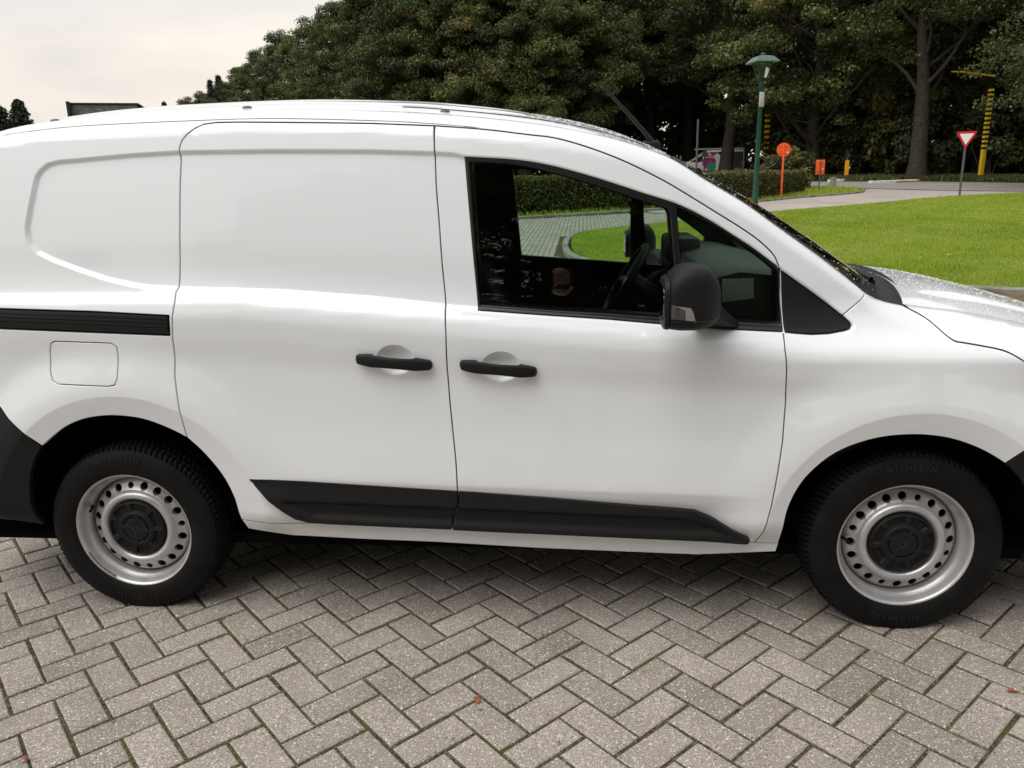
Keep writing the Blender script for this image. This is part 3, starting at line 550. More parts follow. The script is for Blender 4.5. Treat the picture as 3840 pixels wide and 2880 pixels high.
crumbs('joint_grit', MT['crumb'], 34000, .0014, .0036, False); crumbs('moss', MT['moss'], 36000, .002, .0045, True)

# kerb stones round the lawn and along the verge
def kerb(name, line, w, top_, length, mat, parent, z0=-.05):
    L_ = chaikin(line, 2, closed=False); seg = np.linalg.norm(np.diff(L_, axis=0), axis=1); s = np.r_[0, np.cumsum(seg)]; n = int(s[-1]/length)
    for k in range(n):
        q = np.array([[np.interp(t, s, L_[:, 0]), np.interp(t, s, L_[:, 1])] for t in (k*length+.008, (k+1)*length-.008)]); d = q[1]-q[0]; d /= np.linalg.norm(d); m = np.array([-d[1], d[0]])
        V = []; c = .018
        for z, ww in ((z0, w), (top_-c, w), (top_, w-2*c)):
            for qq in q:
                for sg in (-1, 1): p = qq+m*sg*ww/2; V.append((p[0], p[1], zg(p[1])+z))
        F_ = [(0, 2, 6, 4), (3, 1, 5, 7), (4, 6, 10, 8), (7, 5, 9, 11), (8, 10, 11, 9), (0, 4, 5, 1), (4, 8, 9, 5), (2, 3, 7, 6), (6, 7, 11, 10)]
        mesh(name, V, F_, mat, parent)
kerb('kerb_stone', [(1.42, 16.2)]+KERB_L[:8]+[(7.3, 7.40)], .13, .095, .9, MT['kerb'], lawn)
vk = [(-5, 19.3), (-.44, 22.4), (3.6, 24.8), (8.45, 30.15), (10.85, 33.75), (13.0, 36.05), (14.95, 38.2), (16.0, 39.9)]
kerb('kerb_stone', vk, .12, .085, 1.0, MT['kerb'], bpy.data.objects['grass_verge'])
# road paint
def paint_strip(p0, p1, w, dz=.010):
    p0, p1 = np.array(p0), np.array(p1); d = (p1-p0)/np.linalg.norm(p1-p0); m = np.array([-d[1], d[0]])*w/2
    Q = [p0-m, p1-m, p1+m, p0+m]; return mesh('road_marking', [(q[0], q[1], zg(q[1])+dz) for q in Q], [(0, 1, 2, 3)], MT['whitep'], bpy.data.objects['main_road'])
for a, b in (((21.1, 45.3), (22.4, 44.3)), ((23.3, 43.4), (24.0, 42.7)), ((25.0, 41.7), (26.0, 40.6)), ((18.6, 47.0), (19.8, 46.3))): paint_strip(a, b, .14)
for a, b in (((17.3, 37.05), (17.75, 36.5)), ((17.45, 35.95), (17.85, 35.35)), ((17.6, 34.85), (18.05, 34.35))): paint_strip(a, b, .35)
# herringbone done; loose things on it later

# ------------------------------------------------------------------ vegetation builders
def leaf_cloud(C_, n_per, spread, size, flat=.55, up=.3, jitter=.35, cl_rnd=.5):
    """C_: (k,3) clump centres; returns vertices, quads and a tint value for rhombic leaves"""
    k = len(C_); n = k*n_per; c = np.repeat(C_, n_per, 0)
    d = rng.normal(0, 1, (n, 3)); d /= np.linalg.norm(d, axis=1)[:, None]; rad = spread*rng.random(n)**.45
    p = c+d*rad[:, None]*np.array([1, 1, flat])
    nrm = rng.normal(0, 1, (n, 3)); nrm[:, 2] = np.abs(nrm[:, 2])+up; nrm += d*.8; nrm /= np.linalg.norm(nrm, axis=1)[:, None]
    t = rng.normal(0, 1, (n, 3)); t -= nrm*(t*nrm).sum(1)[:, None]; t /= np.linalg.norm(t, axis=1)[:, None]; b = np.cross(nrm, t)
    s = size*rng.uniform(1-jitter, 1+jitter, n)[:, None]
    V = np.stack([p-t*s, p-b*s*.55+nrm*s*.12, p+t*s, p+b*s*.55+nrm*s*.12], 1).reshape(-1, 3)
    tint = np.clip(np.repeat(rng.normal(0, .16*cl_rnd*2, k), n_per)+rng.normal(.42, .13, n), 0.02, 1)
    return V, np.arange(n*4).reshape(-1, 4), tint
def limb(mb, p0, p1, r0, r1, seed, n=7, bend=.12, sides=7):
    r = np.random.default_rng(seed); L_ = np.linalg.norm(np.array(p1)-p0); pts = []
    off = r.normal(0, bend*L_, 3); off2 = r.normal(0, bend*.5*L_, 3)
    for i in range(n+1):
        t = i/n; p = np.array(p0)*(1-t)+np.array(p1)*t+off*math.sin(math.pi*t)*.5+off2*math.sin(2*math.pi*t)*.5; pts.append(p)
    mb.tube(pts, [r0+(r1-r0)*i/n for i in range(n+1)], sides, cap=False); return pts
def make_tree(seed, H=18., R=6.0, hb=3.0, tr=.42, lobes=17, per_lobe=26, leaves=125, lsize=.105, mat='leaf', topw=.55, spread=.78):
    r = np.random.default_rng(seed); tk = MB(); top_h = H*.80
    tp = [np.array((0, 0, -.3)), np.array((0, 0, .15)), np.array((.02, .0, 1.2))]+[np.array((r.normal(0, .10)*i, r.normal(0, .10)*i, 1.2+(top_h-1.2)*i/6)) for i in range(1, 7)]
    rad = [tr*1.65, tr*1.35, tr]+[tr*(1-.145*i) for i in range(1, 7)]
    nn = 18; V = []; k = len(tp)
    tk.tube(tp, rad, 14)
    cl = []
    for li in range(lobes):
        f = (li+.5)/lobes; z = hb+1.2+(H-hb-2.2)*f; a = li*2.39996+r.normal(0, .4); env = R*(math.sin(math.pi*min(1, (f*.78+.24)))**.6)*(1 if f < .8 else 1-(f-.8)*1.6)
        lr = R*r.uniform(.30, .44)*(1-.25*f); d = max(0, env-lr*.8)*r.uniform(.65, 1.05); c = np.array((math.cos(a)*d, math.sin(a)*d, z))
        base_z = max(hb*.75, z-d*.75-1.0); ti = np.interp(base_z, [p[2] for p in tp], np.arange(k)); i0 = int(ti); bp = tp[i0]*(1-(ti-i0))+tp[min(i0+1, k-1)]*(ti-i0)
        pts = limb(tk, bp, c, tr*.26*(1-.4*f), .035, seed*100+li)
        for q in range(per_lobe):
            v = r.normal(0, 1, 3); v /= np.linalg.norm(v); v[2] = v[2] if v[2] > -.35 else -v[2]*.5
            cc = c+v*lr*np.array((1.08, 1.08, .80))*r.uniform(.72, 1.08); cl.append(cc)
            if q % 4 == 0: limb(tk, pts[-3+q % 2], cc, .045, .012, seed*1000+li*50+q, n=3, sides=4)
    V, F_, tint = leaf_cloud(np.array(cl), leaves, spread, lsize)
    return tk, (V, F_, tint)
TREES = {}
def tree_proto(key, **kw):
    tk, (V, F_, tint) = make_tree(**kw); mat = kw.get('mat', 'leaf')
    t = tk.build('trunk', MT['bark'], None, smooth=True, fix=False); c = mesh('crown', V, F_, MT[mat], None, attr=tint)
    TREES[key] = [t.data, c.data, False, kw['H']]; bpy.data.objects.remove(t); bpy.data.objects.remove(c)
def place_tree(key, x, y, H, rz, label, name='oak_tree', group='trees along the edge of the wood', cat='tree', sxy=None, z=None):
    tm, cm, _, H0 = TREES[key]; s = H/H0; r = empty(name, (x, y, zg(y)-.12 if z is None else z), rz, label, cat, group); r.scale = (sxy or s, sxy or s, s)
    for nm, me in (('trunk', tm), ('crown', cm)):
        o = bpy.data.objects.new(nm, me); COL.objects.link(o); o.parent = r
    return r
tree_proto('edgeA', seed=3, H=18., R=6.2, hb=2.0)
tree_proto('edgeB', seed=5, H=18., R=6.9, hb=2.6, tr=.46, lobes=20)
tree_proto('highC', seed=8, H=19., R=6.4, hb=6.2, tr=.50, lobes=19)
tree_proto('nearD', seed=11, H=16., R=8.6, hb=2.2, tr=.5, lobes=25, per_lobe=30, leaves=120, lsize=.085, spread=.8)
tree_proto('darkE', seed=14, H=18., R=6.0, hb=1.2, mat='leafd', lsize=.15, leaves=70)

# ------------------------------------------------------------------ the wood
FRONT = {1: 'rounded low tree second from the left end of the wood', 2: 'tree third from the left end of the wood, stepping up its skyline', 3: 'leafy tree behind the pointed conifers at the left of the wood', 4: 'tree in the middle of the stepped skyline left of the wood', 5: 'tree above the top left corner of the sliding door', 6: 'bulging tree above the left third of the sliding door', 7: 'tree just below where the wood reaches the upper picture edge', 9: 'tree of the wood above the middle of the sliding door', 10: 'tree of the wood above the right third of the sliding door', 11: 'tree of the wood above the seam between the two side doors', 12: 'tree of the wood above the rear end of the front door', 13: 'tree of the wood above the left side of the door window', 14: 'tree of the wood above the middle of the door window', 15: 'tree of the wood left of the tip of the aerial', 16: 'tree of the wood behind the tip of the aerial', 17: 'tree of the wood behind the foot of the aerial', 18: 'tree of the wood above the foot of the aerial', 19: 'tree of the wood above the thin plain grey pole'}
WL = 'broad leafy tree in the dense wood beyond the road'
sky_line = [(405, 214, 150), (440, 205, 138), (478, 180, 122), (522, 148, 108), (566, 110, 95), (610, 80, 84), (664, 46, 76), (726, 12, 69), (788, -20, 64), (862, -60, 61), (905, -100, 60), (950, -120, 59), (1000, -130, 59), (1060, -125, 58), (1125, -140, 58), (1195, -130, 57), (1258, -140, 60), (1340, -130, 71), (1420, -140, 72), (1500, -150, 74)]
for i, (vx, vy, Y) in enumerate(sky_line):
    p = at(vx, vy, Y); H = p[2]-zg(Y); key = 'highC' if i > 17 else ['edgeA', 'edgeB', 'highC'][i % 3] if i > 8 else ['edgeA', 'edgeB'][i % 2]
    lab = ('lowest leafy tree at the far left end of the wood, above the van roof' if i == 0 else 'tree whose top first meets the upper edge of the picture' if i == 8 else FRONT.get(i, WL))
    t = place_tree(key, p[0], Y, H*1.03, i*1.7, lab, group=None if lab != WL else 'trees of the wood', sxy=max(.62, H/18.*.92))
for i, (x, y, key, H, lab) in enumerate([(12.35, 60, 'highC', 19, 'leafy tree rising in front of the lettered van behind the hedge'), (17.6, 56, 'edgeB', 19.5, 'leafy tree with a stout trunk behind the end of the hedge'), (22.16, 49.6, 'highC', 19.5, 'tall tree with a bare straight brown trunk beside the main road')]):
    place_tree(key, x, y, H, 2.1+i*2.3, lab, group=None)
rr = np.random.default_rng(77); n_ = 0
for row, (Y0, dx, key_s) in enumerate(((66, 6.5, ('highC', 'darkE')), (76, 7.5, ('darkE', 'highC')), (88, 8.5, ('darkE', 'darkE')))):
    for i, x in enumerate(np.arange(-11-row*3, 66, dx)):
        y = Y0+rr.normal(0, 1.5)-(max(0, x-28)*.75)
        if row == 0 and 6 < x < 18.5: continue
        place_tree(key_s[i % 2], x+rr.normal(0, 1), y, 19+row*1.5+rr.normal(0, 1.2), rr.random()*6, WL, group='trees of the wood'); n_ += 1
for i, (x, y) in enumerate([(27.5, 53.0), (34, 50), (39, 43), (44, 37)]): place_tree(['edgeB', 'highC'][i % 2], x, y, 18, i*2.2, WL, group='trees of the wood')
for i, (vx, Y) in enumerate([(455, 150), (520, 125), (620, 110), (690, 98), (750, 90), (820, 84)]):
    p = at(vx, 200, Y); place_tree('darkE', p[0], Y, 9+i*1.6, i*1.1, WL, group='trees of the wood')
place_tree('nearD', 28.6, 37.2, 15.8, .7, 'nearest oak, its leafy boughs hanging in from the right over the give way sign', group=None)
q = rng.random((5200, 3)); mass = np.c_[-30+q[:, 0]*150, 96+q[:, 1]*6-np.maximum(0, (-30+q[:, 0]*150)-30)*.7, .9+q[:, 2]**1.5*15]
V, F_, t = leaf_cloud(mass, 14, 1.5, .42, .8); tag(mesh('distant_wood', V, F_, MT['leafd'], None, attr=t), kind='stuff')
# undergrowth: shrubs along the dark foot of the wood
def shrub_mesh(seed, mat, n=46, leaves=70, size=.10, w=1.9, h=2.6):
    r = np.random.default_rng(seed); cl = []
    for _ in range(n): a = r.random()*6.28; f = r.random()**.6; z = r.random()**.8; rr_ = w*f*(1-.45*z*z); cl.append((rr_*math.cos(a), rr_*math.sin(a), .2+z*h))
    V, F_, t = leaf_cloud(np.array(cl), leaves, .42, size, .8); return mesh('crown', V, F_, MT[mat], None, attr=t)
SH = []
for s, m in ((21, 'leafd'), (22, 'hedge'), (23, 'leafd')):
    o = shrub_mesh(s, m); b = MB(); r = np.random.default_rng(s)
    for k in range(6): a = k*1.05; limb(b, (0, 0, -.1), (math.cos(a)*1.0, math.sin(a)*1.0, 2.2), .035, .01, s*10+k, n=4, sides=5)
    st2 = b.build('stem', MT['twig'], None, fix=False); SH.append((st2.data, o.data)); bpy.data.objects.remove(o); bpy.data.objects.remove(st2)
def place_shrub(k, x, y, s, rz, label, group, sz=None):
    r = empty('shrub', (x, y, zg(y)-.05), rz, label, 'shrub', group); r.scale = (s, s, sz or s)
    for nm, me in (('stem', SH[k][0]), ('crown', SH[k][1])): o = bpy.data.objects.new(nm, me); COL.objects.link(o); o.parent = r
    return r
for row, (dy, s0, z0) in enumerate(((2.2, .75, .55), (5.5, 1.2, 1.35), (9.5, 1.5, 2.1), (14.5, 2.0, 2.4))):
    for i, x in enumerate(np.arange(2, 44, 3.1 if row else 3.6)):
        yb = np.interp(x, [-30, 0, 10, 16, 19, 21.5, 26.2, 33, 50], [62, 57, 54, 52, 50.6, 49.4, 46, 39, 18]); s = s0*rr.uniform(.75, 1.25)
        if abs(x-22.2) < 2.2 and row == 0 or x < 16.3: continue
        if row == 0 and rr.random() < .45: continue
        place_shrub(int(rr.integers(0, 3)), x+rr.normal(0, .5), yb+dy+rr.normal(0, .6)+(9 if x < 15 and row else 0), s, rr.random()*6, 'dark unclipped shrub at the foot of the wood', 'shrubs at the foot of the wood', z0*rr.uniform(.75, 1.2))
for i, (vx, Y, s) in enumerate([(1606, 41.5, .42), (1640, 42, .45), (1672, 42, .62), (1700, 42.5, .75), (1728, 42.8, .66)]):
    p = at(vx, 372, Y); place_shrub(1 if i % 2 else 0, p[0], Y, s, i, ['small loose shrub showing over the hedge beside the lettered van', 'loose shrub over the hedge left of the green lamp post', 'loose shrub over the hedge behind the round orange sign', 'tallest loose shrub over the hedge right of the round orange sign', 'loose shrub over the right end of the hedge'][i], 'shrubs growing over the hedge', s*1.05)

# clipped hedge: leaf skin over a dark twiggy core
HL = chaikin([(-9, 17.4), (-.6, 23.0), (1.14, 24.2), (3.4, 25.6), (6.0, 28.0), (8.4, 31.1), (10.6, 34.9), (12.6, 38.9)], 2, closed=False)
seg = np.linalg.norm(np.diff(HL, axis=0), axis=1); sL = np.r_[0, np.cumsum(seg)]
def hedge_pt(s, side, z):
    x, y = np.interp(s, sL, HL[:, 0]), np.interp(s, sL, HL[:, 1]); x2, y2 = np.interp(s+.2, sL, HL[:, 0]), np.interp(s+.2, sL, HL[:, 1]); d = np.stack([x2-x, y2-y], -1)
    x0_, y0_ = np.interp(s-.2, sL, HL[:, 0]), np.interp(s-.2, sL, HL[:, 1]); d = np.stack([x2-x0_, y2-y0_], -1); d /= np.linalg.norm(d, axis=-1)[..., None]; m = np.stack([-d[..., 1], d[..., 0]], -1)
    px, py = x+m[..., 0]*side, y+m[..., 1]*side; return np.stack([px, py, ZG(py)+.05+z], -1)
hw = 1.05; hh = lambda s: 1.19-.16*s/sL[-1]+.02*np.sin(s*1.9)
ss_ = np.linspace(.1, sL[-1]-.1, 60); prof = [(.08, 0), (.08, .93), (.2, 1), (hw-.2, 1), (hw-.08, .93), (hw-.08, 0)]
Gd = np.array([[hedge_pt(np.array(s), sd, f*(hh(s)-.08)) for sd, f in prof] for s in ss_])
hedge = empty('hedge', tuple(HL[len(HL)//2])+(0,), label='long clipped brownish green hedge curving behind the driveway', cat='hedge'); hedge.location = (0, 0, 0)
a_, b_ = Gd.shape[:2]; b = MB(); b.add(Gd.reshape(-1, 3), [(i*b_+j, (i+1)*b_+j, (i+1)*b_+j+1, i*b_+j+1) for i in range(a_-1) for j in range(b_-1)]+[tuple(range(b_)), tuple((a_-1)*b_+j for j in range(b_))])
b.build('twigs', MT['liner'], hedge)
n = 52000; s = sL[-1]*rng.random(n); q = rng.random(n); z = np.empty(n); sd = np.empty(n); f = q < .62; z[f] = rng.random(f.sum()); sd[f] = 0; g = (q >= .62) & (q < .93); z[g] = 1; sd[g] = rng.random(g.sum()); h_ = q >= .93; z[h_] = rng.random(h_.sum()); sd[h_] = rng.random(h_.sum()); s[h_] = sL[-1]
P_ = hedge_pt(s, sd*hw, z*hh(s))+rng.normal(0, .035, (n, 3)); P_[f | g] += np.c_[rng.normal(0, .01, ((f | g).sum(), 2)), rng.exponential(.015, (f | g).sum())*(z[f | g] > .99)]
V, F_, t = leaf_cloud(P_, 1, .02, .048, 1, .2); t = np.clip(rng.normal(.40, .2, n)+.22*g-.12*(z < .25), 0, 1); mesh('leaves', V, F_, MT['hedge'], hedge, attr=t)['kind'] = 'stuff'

# ------------------------------------------------------------------ grass blades
def blades(name, poly, N_, hgt, wid, dz, near_pow=1.7, region=None):
    P_ = np.array(poly); x0, y0 = P_.min(0); x1, y1 = P_.max(0); if_reg = region or (x0, x1, y0, y1)
    q = np.c_[rng.uniform(if_reg[0], if_reg[1], N_*9), rng.uniform(if_reg[2], if_reg[3], N_*9)]; d = np.hypot(q[:, 0]-CAM[0], q[:, 1]-CAM[1]); k = rng.random(len(q)) < (9./np.maximum(d, 9))**near_pow; q = q[k]
    pv = pix(np.c_[q, ZG(q[:, 1])]); q = q[(pv[:, 0] > .46) & (pv[:, 0] < 1.18) & (pv[:, 2] > 0)]; q = q[_inside(q, P_)][:N_]; n = len(q); d = np.hypot(q[:, 0]-CAM[0], q[:, 1]-CAM[1])
    patch = .5+.2*np.sin(q[:, 0]*1.1+np.sin(q[:, 1]*.9)*2)*np.cos(q[:, 1]*.8+q[:, 0]*.3)+.15*np.sin(q[:, 0]*5.3+2*np.sin(q[:, 1]*3.1))+.15*np.sin(q[:, 1]*4.4+2*np.cos(q[:, 0]*3.7)); h = hgt*rng.uniform(.45, 1.3, n)*(.75+.5*patch)*(1+d*.012); w = wid*(.6+d/14); a = rng.random(n)*6.28; z = ZG(q[:, 1])+dz-.012
    lean = rng.normal(0, .45, (n, 2))*h[:, None]; ux, uy = np.cos(a)*w, np.sin(a)*w
    V = np.stack([np.c_[q[:, 0]-ux, q[:, 1]-uy, z], np.c_[q[:, 0]+ux, q[:, 1]+uy, z], np.c_[q+lean, z+h+.012]], 1).reshape(-1, 3)
    t = np.clip(rng.normal(.40, .16, n)+.42*(patch-.5)+.10*np.sin(q[:, 0]*.55+1.3*np.sin(q[:, 1]*.35))+.3*(rng.random(n) < .03), 0, 1)
    return tag(mesh(name, V, np.arange(n*3).reshape(-1, 3), MT['grass'], None, attr=t), kind='stuff')
blades('lawn_grass', LAWN, 300000, .034, .0042, .075)
blades('verge_grass', VERGE, 42000, .10, .006, .06, .6, (-6, 17, 18, 45))
blades('roadside_weeds', [(10, 52.4), (16, 50.5), (19, 49.3), (21.5, 48.2), (26.4, 44.7), (33.2, 37.7), (36, 40), (28, 49), (22, 52), (12, 56)], 34000, .13, .009, .07, .2).data.materials[0] = MT['leaf']

# ------------------------------------------------------------------ street furniture
V2 = lambda v, Y: at(v[0], v[1], Y)
def hex_(x, z, r, n=24): return [(x+r*math.cos(2*math.pi*k/n), z+r*math.sin(2*math.pi*k/n)) for k in range(n)]
RX = Matrix.Rotation(math.pi/2, 4, 'X')     # local XY -> world XZ, extruding towards -Y
def face_cam(x, y): return math.atan2(x-CAM[0], y-CAM[1])*-1
# green lamp post
lp = at(1630, 448, 15.6); lx, ly = float(lp[0]), 15.6; lz = zg(ly)+.07; ltop = float(at(1646, 115, ly)[2]); Hl = ltop-lz
lamp = empty('street_lamp', (lx, ly, lz), 0, 'dark green lamp post with a four sided lantern standing on the lawn', 'street lamp')
MB().lathe([(.0, 0), (.085, 0), (.085, .06), (.072, .10), (.066, .9), (.060, .95), (.052, 1.6), (.040, Hl-.66), (.048, Hl-.65), (.048, Hl-.60), (.022, Hl-.58), (.022, Hl-.50)], 24).build('pole', MT['green'], lamp, smooth=True, angle=45)
lt = MB(); zb, zt = Hl-.52, Hl-.20
lt.tube([(0, 0, zb-.06), (0, 0, zb+.02)], [.02, .035], 10)
for sx, sy in ((1, 1), (1, -1), (-1, 1), (-1, -1)):
    lt.tube([(0, 0, zb-.03), (sx*.075, sy*.075, zb+.01), (sx*.15, sy*.15, zt)], .013, 6)
for z, w in ((zb+.02, .078), (zt, .155)):
    for a, b in (((1, 1), (1, -1)), ((1, -1), (-1, -1)), ((-1, -1), (-1, 1)), ((-1, 1), (1, 1))): lt.tube([(a[0]*w, a[1]*w, z), (b[0]*w, b[1]*w, z)], .013, 6)
lan = lt.build('lantern_frame', MT['green'], lamp, smooth=True)
gl = MB(); Gq = [(-1, -1), (1, -1), (1, 1), (-1, 1)]
for k in range(4):
    a, b = Gq[k], Gq[(k+1) % 4]; gl.add([(a[0]*.076, a[1]*.076, zb+.02), (b[0]*.076, b[1]*.076, zb+.02), (b[0]*.150, b[1]*.150, zt), (a[0]*.150, a[1]*.150, zt)], [(0, 1, 2, 3)])
gl.build('lantern_glass', MT['lampglass'], lamp, fix=False)
rf = MB(); lv = [(.262, zt+.0), (.268, zt+.016), (.165, zt+.125), (.115, zt+.14)]
for (w0, z0), (w1, z1) in zip(lv[:-1], lv[1:]):
    for k in range(4): a, b = Gq[k], Gq[(k+1) % 4]; rf.add([(a[0]*w0, a[1]*w0, z0), (b[0]*w0, b[1]*w0, z0), (b[0]*w1, b[1]*w1, z1), (a[0]*w1, a[1]*w1, z1)], [(0, 1, 2, 3)])
rf.add([(x*.255, y*.255, zt+.005) for x, y in Gq], [(3, 2, 1, 0)]); rf.add([(x*.115, y*.115, zt+.14) for x, y in Gq], [(0, 1, 2, 3)])
rfo = rf.build('lantern_roof', MT['dullgreen'], lamp); rfo.rotation_euler = (0, 0, .0)
MB().lathe([(.0, zt+.21), (.035, zt+.205), (.052, zt+.185), (.034, zt+.165), (.062, zt+.155), (.072, zt+.138)], 16).build('finial', MT['dgrey'], rfo, smooth=True, angle=50)
MB().box(-.055, .045, -.085, -.045, Hl-1.08, Hl-.78, bev=.006).build('junction_box', MT['boxw'], lamp, smooth=True)
lamp.rotation_euler = (0, 0, .25)

def sign_back(name, v_base, v_top, Y, w_px, round_, pole_mat, lab, pole_r=.03, hpx=None):
    pb = at(v_base[0], v_base[1], Y); pt = at(v_top[0], v_top[1], Y); z0 = zg(Y)+.05; top_ = float(pt[2])-z0; px = Y+2.5; S2 = 1.736*px/2917/.97
    g = empty(name, (float(pb[0]), Y, z0), 0, lab[0], 'sign', lab[1] if len(lab) > 1 else None)
    w = w_px*S2; b = MB(); b.tube([(0, 0, -.1), (0, 0, top_-.06)], pole_r, 10); b.build('pole', pole_mat, g, smooth=True, angle=40)
    p = MB(); 
    if round_: p.prism(hex_(0, top_-w/2, w/2, 32), .025, Matrix.Translation((0, .05, 0)) @ RX)
    else:
        h = hpx*S2; p.prism([(-w/2, top_-h), (w/2, top_-h), (w/2, top_), (-w/2, top_)], .025, Matrix.Translation((0, .05, 0)) @ RX)
    pl = p.build('plate', MT['orange'], g, bev=.006)
    c = w/2 if round_ else hpx*S2/2; r_ = MB()
    for dz in (-.5, .5): MB().box(-w*.40, w*.40, .008, .025, top_-c+dz*c-.012, top_-c+dz*c+.012).build('stiffener', MT['orange'], pl)
    if round_: r_.lathe([(w/2-.004, 0), (w/2, 0), (w/2, .04), (w/2-.004, .04)], 32, M=Matrix.Translation((0, .015, top_-w/2)) @ Matrix.Rotation(-math.pi/2, 4, 'X'))
    if round_: r_.build('rim', MT['orange'], pl)
    s_ = MB(); s_.box(w*.22, w*.34, .012, .024, top_-c-w*.28, top_-c-w*.14); s_.build('label_plate', MT['white'], pl)
    return g
sign_back('round_sign', (1687, 423), (1692, 308), 33.4, 27, True, MT['orange'], ('round orange sign seen from the back on an orange post before the hedge',), .045)
sign_back('square_sign', (1769, 404), (1774, 345), 41.6, 17, False, MT['dgrey'], ('small upright orange sign seen from the back on a grey post',), .03, 28)
# give way sign
Y = 31.6; pb = at(2072, 426, Y); z0 = zg(Y)+.07; pt = at(2087, 284, Y); top_ = float(pt[2])-z0; gw = empty('give_way_sign', (float(pb[0]), Y, z0), face_cam(pb[0], Y)*.85, 'red and white inverted triangle give way sign at the edge of the lawn', 'sign')
MB().tube([(0, 0, -.1), (0, 0, top_-.12)], .045, 12).build('pole', MT['dgrey'], gw, smooth=True, angle=40)
def rtri(w, h, zt, r=.04):
    P_ = []; C3 = [(-w/2, zt), (w/2, zt), (0, zt-h)]
    for k in range(3):
        c = np.array(C3[k]); a = np.array(C3[k-1])-c; b = np.array(C3[(k+1) % 3])-c; a /= np.linalg.norm(a); b /= np.linalg.norm(b)
        for t in np.linspace(0, 1, 5): P_.append(tuple(c+a*r*(1-t)**2*1.6+b*r*t**2*1.6))
    return P_
wS = .76; MB().prism(rtri(wS, wS*.87, top_, .06), .02, Matrix.Translation((0, -.045, 0)) @ RX).build('plate', MT['red'], gw)
MB().prism(rtri(wS*.66, wS*.57, top_-.085, .02), .004, Matrix.Translation((0, -.0655, 0)) @ RX).build('white_field', MT['white'], gw)
# striped yellow and black height-limit posts
def striped_post(v_base, v_top, Y, lab, w, plain_h, bar=None, n_stripe=26):
    pb = at(v_base[0], v_base[1], Y); pt = at(v_top[0], v_top[1], Y); z0 = zg(Y)+.0; H_ = float(pt[2])-z0; g = empty('height_limit_post', (float(pb[0]), Y, z0), .25, lab, 'post', 'striped height limit posts')
    MB().box(-w/2, w/2, -w/2, w/2, -.2, plain_h, bev=.01).build('post_base', MT['ylw'], g)
    ph = (H_-plain_h)/n_stripe; body_ = MB(); band = MB()
    for k in range(n_stripe): (band if k % 2 == 0 else body_).box(-w/2-.001*(k % 2), w/2+.001*(k % 2), -w/2, w/2, plain_h+k*ph, plain_h+(k+1)*ph)
    for k in range(n_stripe):
        m_ = MB(); e = .004 if k % 2 else 0; m_.box(-w/2-e, w/2+e, -w/2-e, w/2+e, plain_h+k*ph, plain_h+(k+1)*ph); m_.build('black_band' if k % 2 == 0 else 'yellow_band', MT['blk'] if k % 2 == 0 else MT['ylw'], g)
    if bar:
        a = at(*bar[0], Y); b = at(*bar[1], Y); q = Vector((a[0]-pb[0], 0, a[2]-z0)); q2 = Vector((b[0]-pb[0], 0, b[2]-z0)); R_ = Matrix.Rotation(-.25, 4, 'Z')
        b_ = MB(); d = (q2-q); 
        b_.tube([R_ @ q, R_ @ (q+d*.35+Vector((0, 0, .06))), R_ @ (q2+d*.35)], [.03, .055, .06], 6); b_.build('cross_bar', MT['ylw'], g)
    return g
striped_post((2117, 388), (2143, 192), 49.0, 'yellow and black striped post right of the give way sign', .225, 1.75, ((2055, 155), (2125, 162)))
striped_post((1651, 380), (1658, 246), 60.0, 'yellow and black striped post behind the hedge, beside the green lamp', .27, .6, None, 20)
# grey pole with dark triangular sign back, beside the lettered van
Y = 46.; p = at(1504, 372, Y); pt = at(1506, 258, Y); g = empty('grey_pole', (float(p[0]), Y, zg(Y)), 0, 'thin plain grey pole in front of the lettered van', 'pole'); MB().tube([(0, 0, 0), (0, 0, float(pt[2])-zg(Y))], .06, 10).build('shaft', MT['dgrey'], g, smooth=True)
Y = 45.; p = at(1521, 372, Y); pt = at(1521, 321, Y); H_ = float(pt[2])-zg(Y); g = empty('warning_sign', (float(p[0]), Y, zg(Y)), 0, 'dark triangular sign seen from the back in front of the lettered van', 'sign'); MB().tube([(0, 0, 0), (0, 0, H_-.1)], .04, 8).build('pole', MT['dark'], g)
MB().prism([(-.24, H_-.44), (.24, H_-.44), (0, H_)], .02, Matrix.Translation((0, -.05, 0)) @ RX).build('plate', MT['dark'], g)
# keep-side bollard: amber block and blue disc
Y = 50.6; p = at(1827, 386, Y); k_ = 1.736*(Y+2.5)/2917; g = empty('traffic_bollard', (float(p[0]), Y, zg(Y)+.05), 0, 'yellow marker panel under a small round blue sign on a grey post', 'bollard')
z = lambda v: (386-v)*k_*1.02
MB().tube([(0, 0, 0), (0, 0, z(340))], .05, 8).build('pole', MT['grey'], g); MB().box(-.115, .115, -.07, .03, z(377), z(349), bev=.01).build('marker_panel', MT['amber'], g)
MB().prism(hex_(0, z(340), 5.2*k_, 24), .04, Matrix.Translation((0, -.05, 0)) @ RX).build('disc', MT['blue'], g)
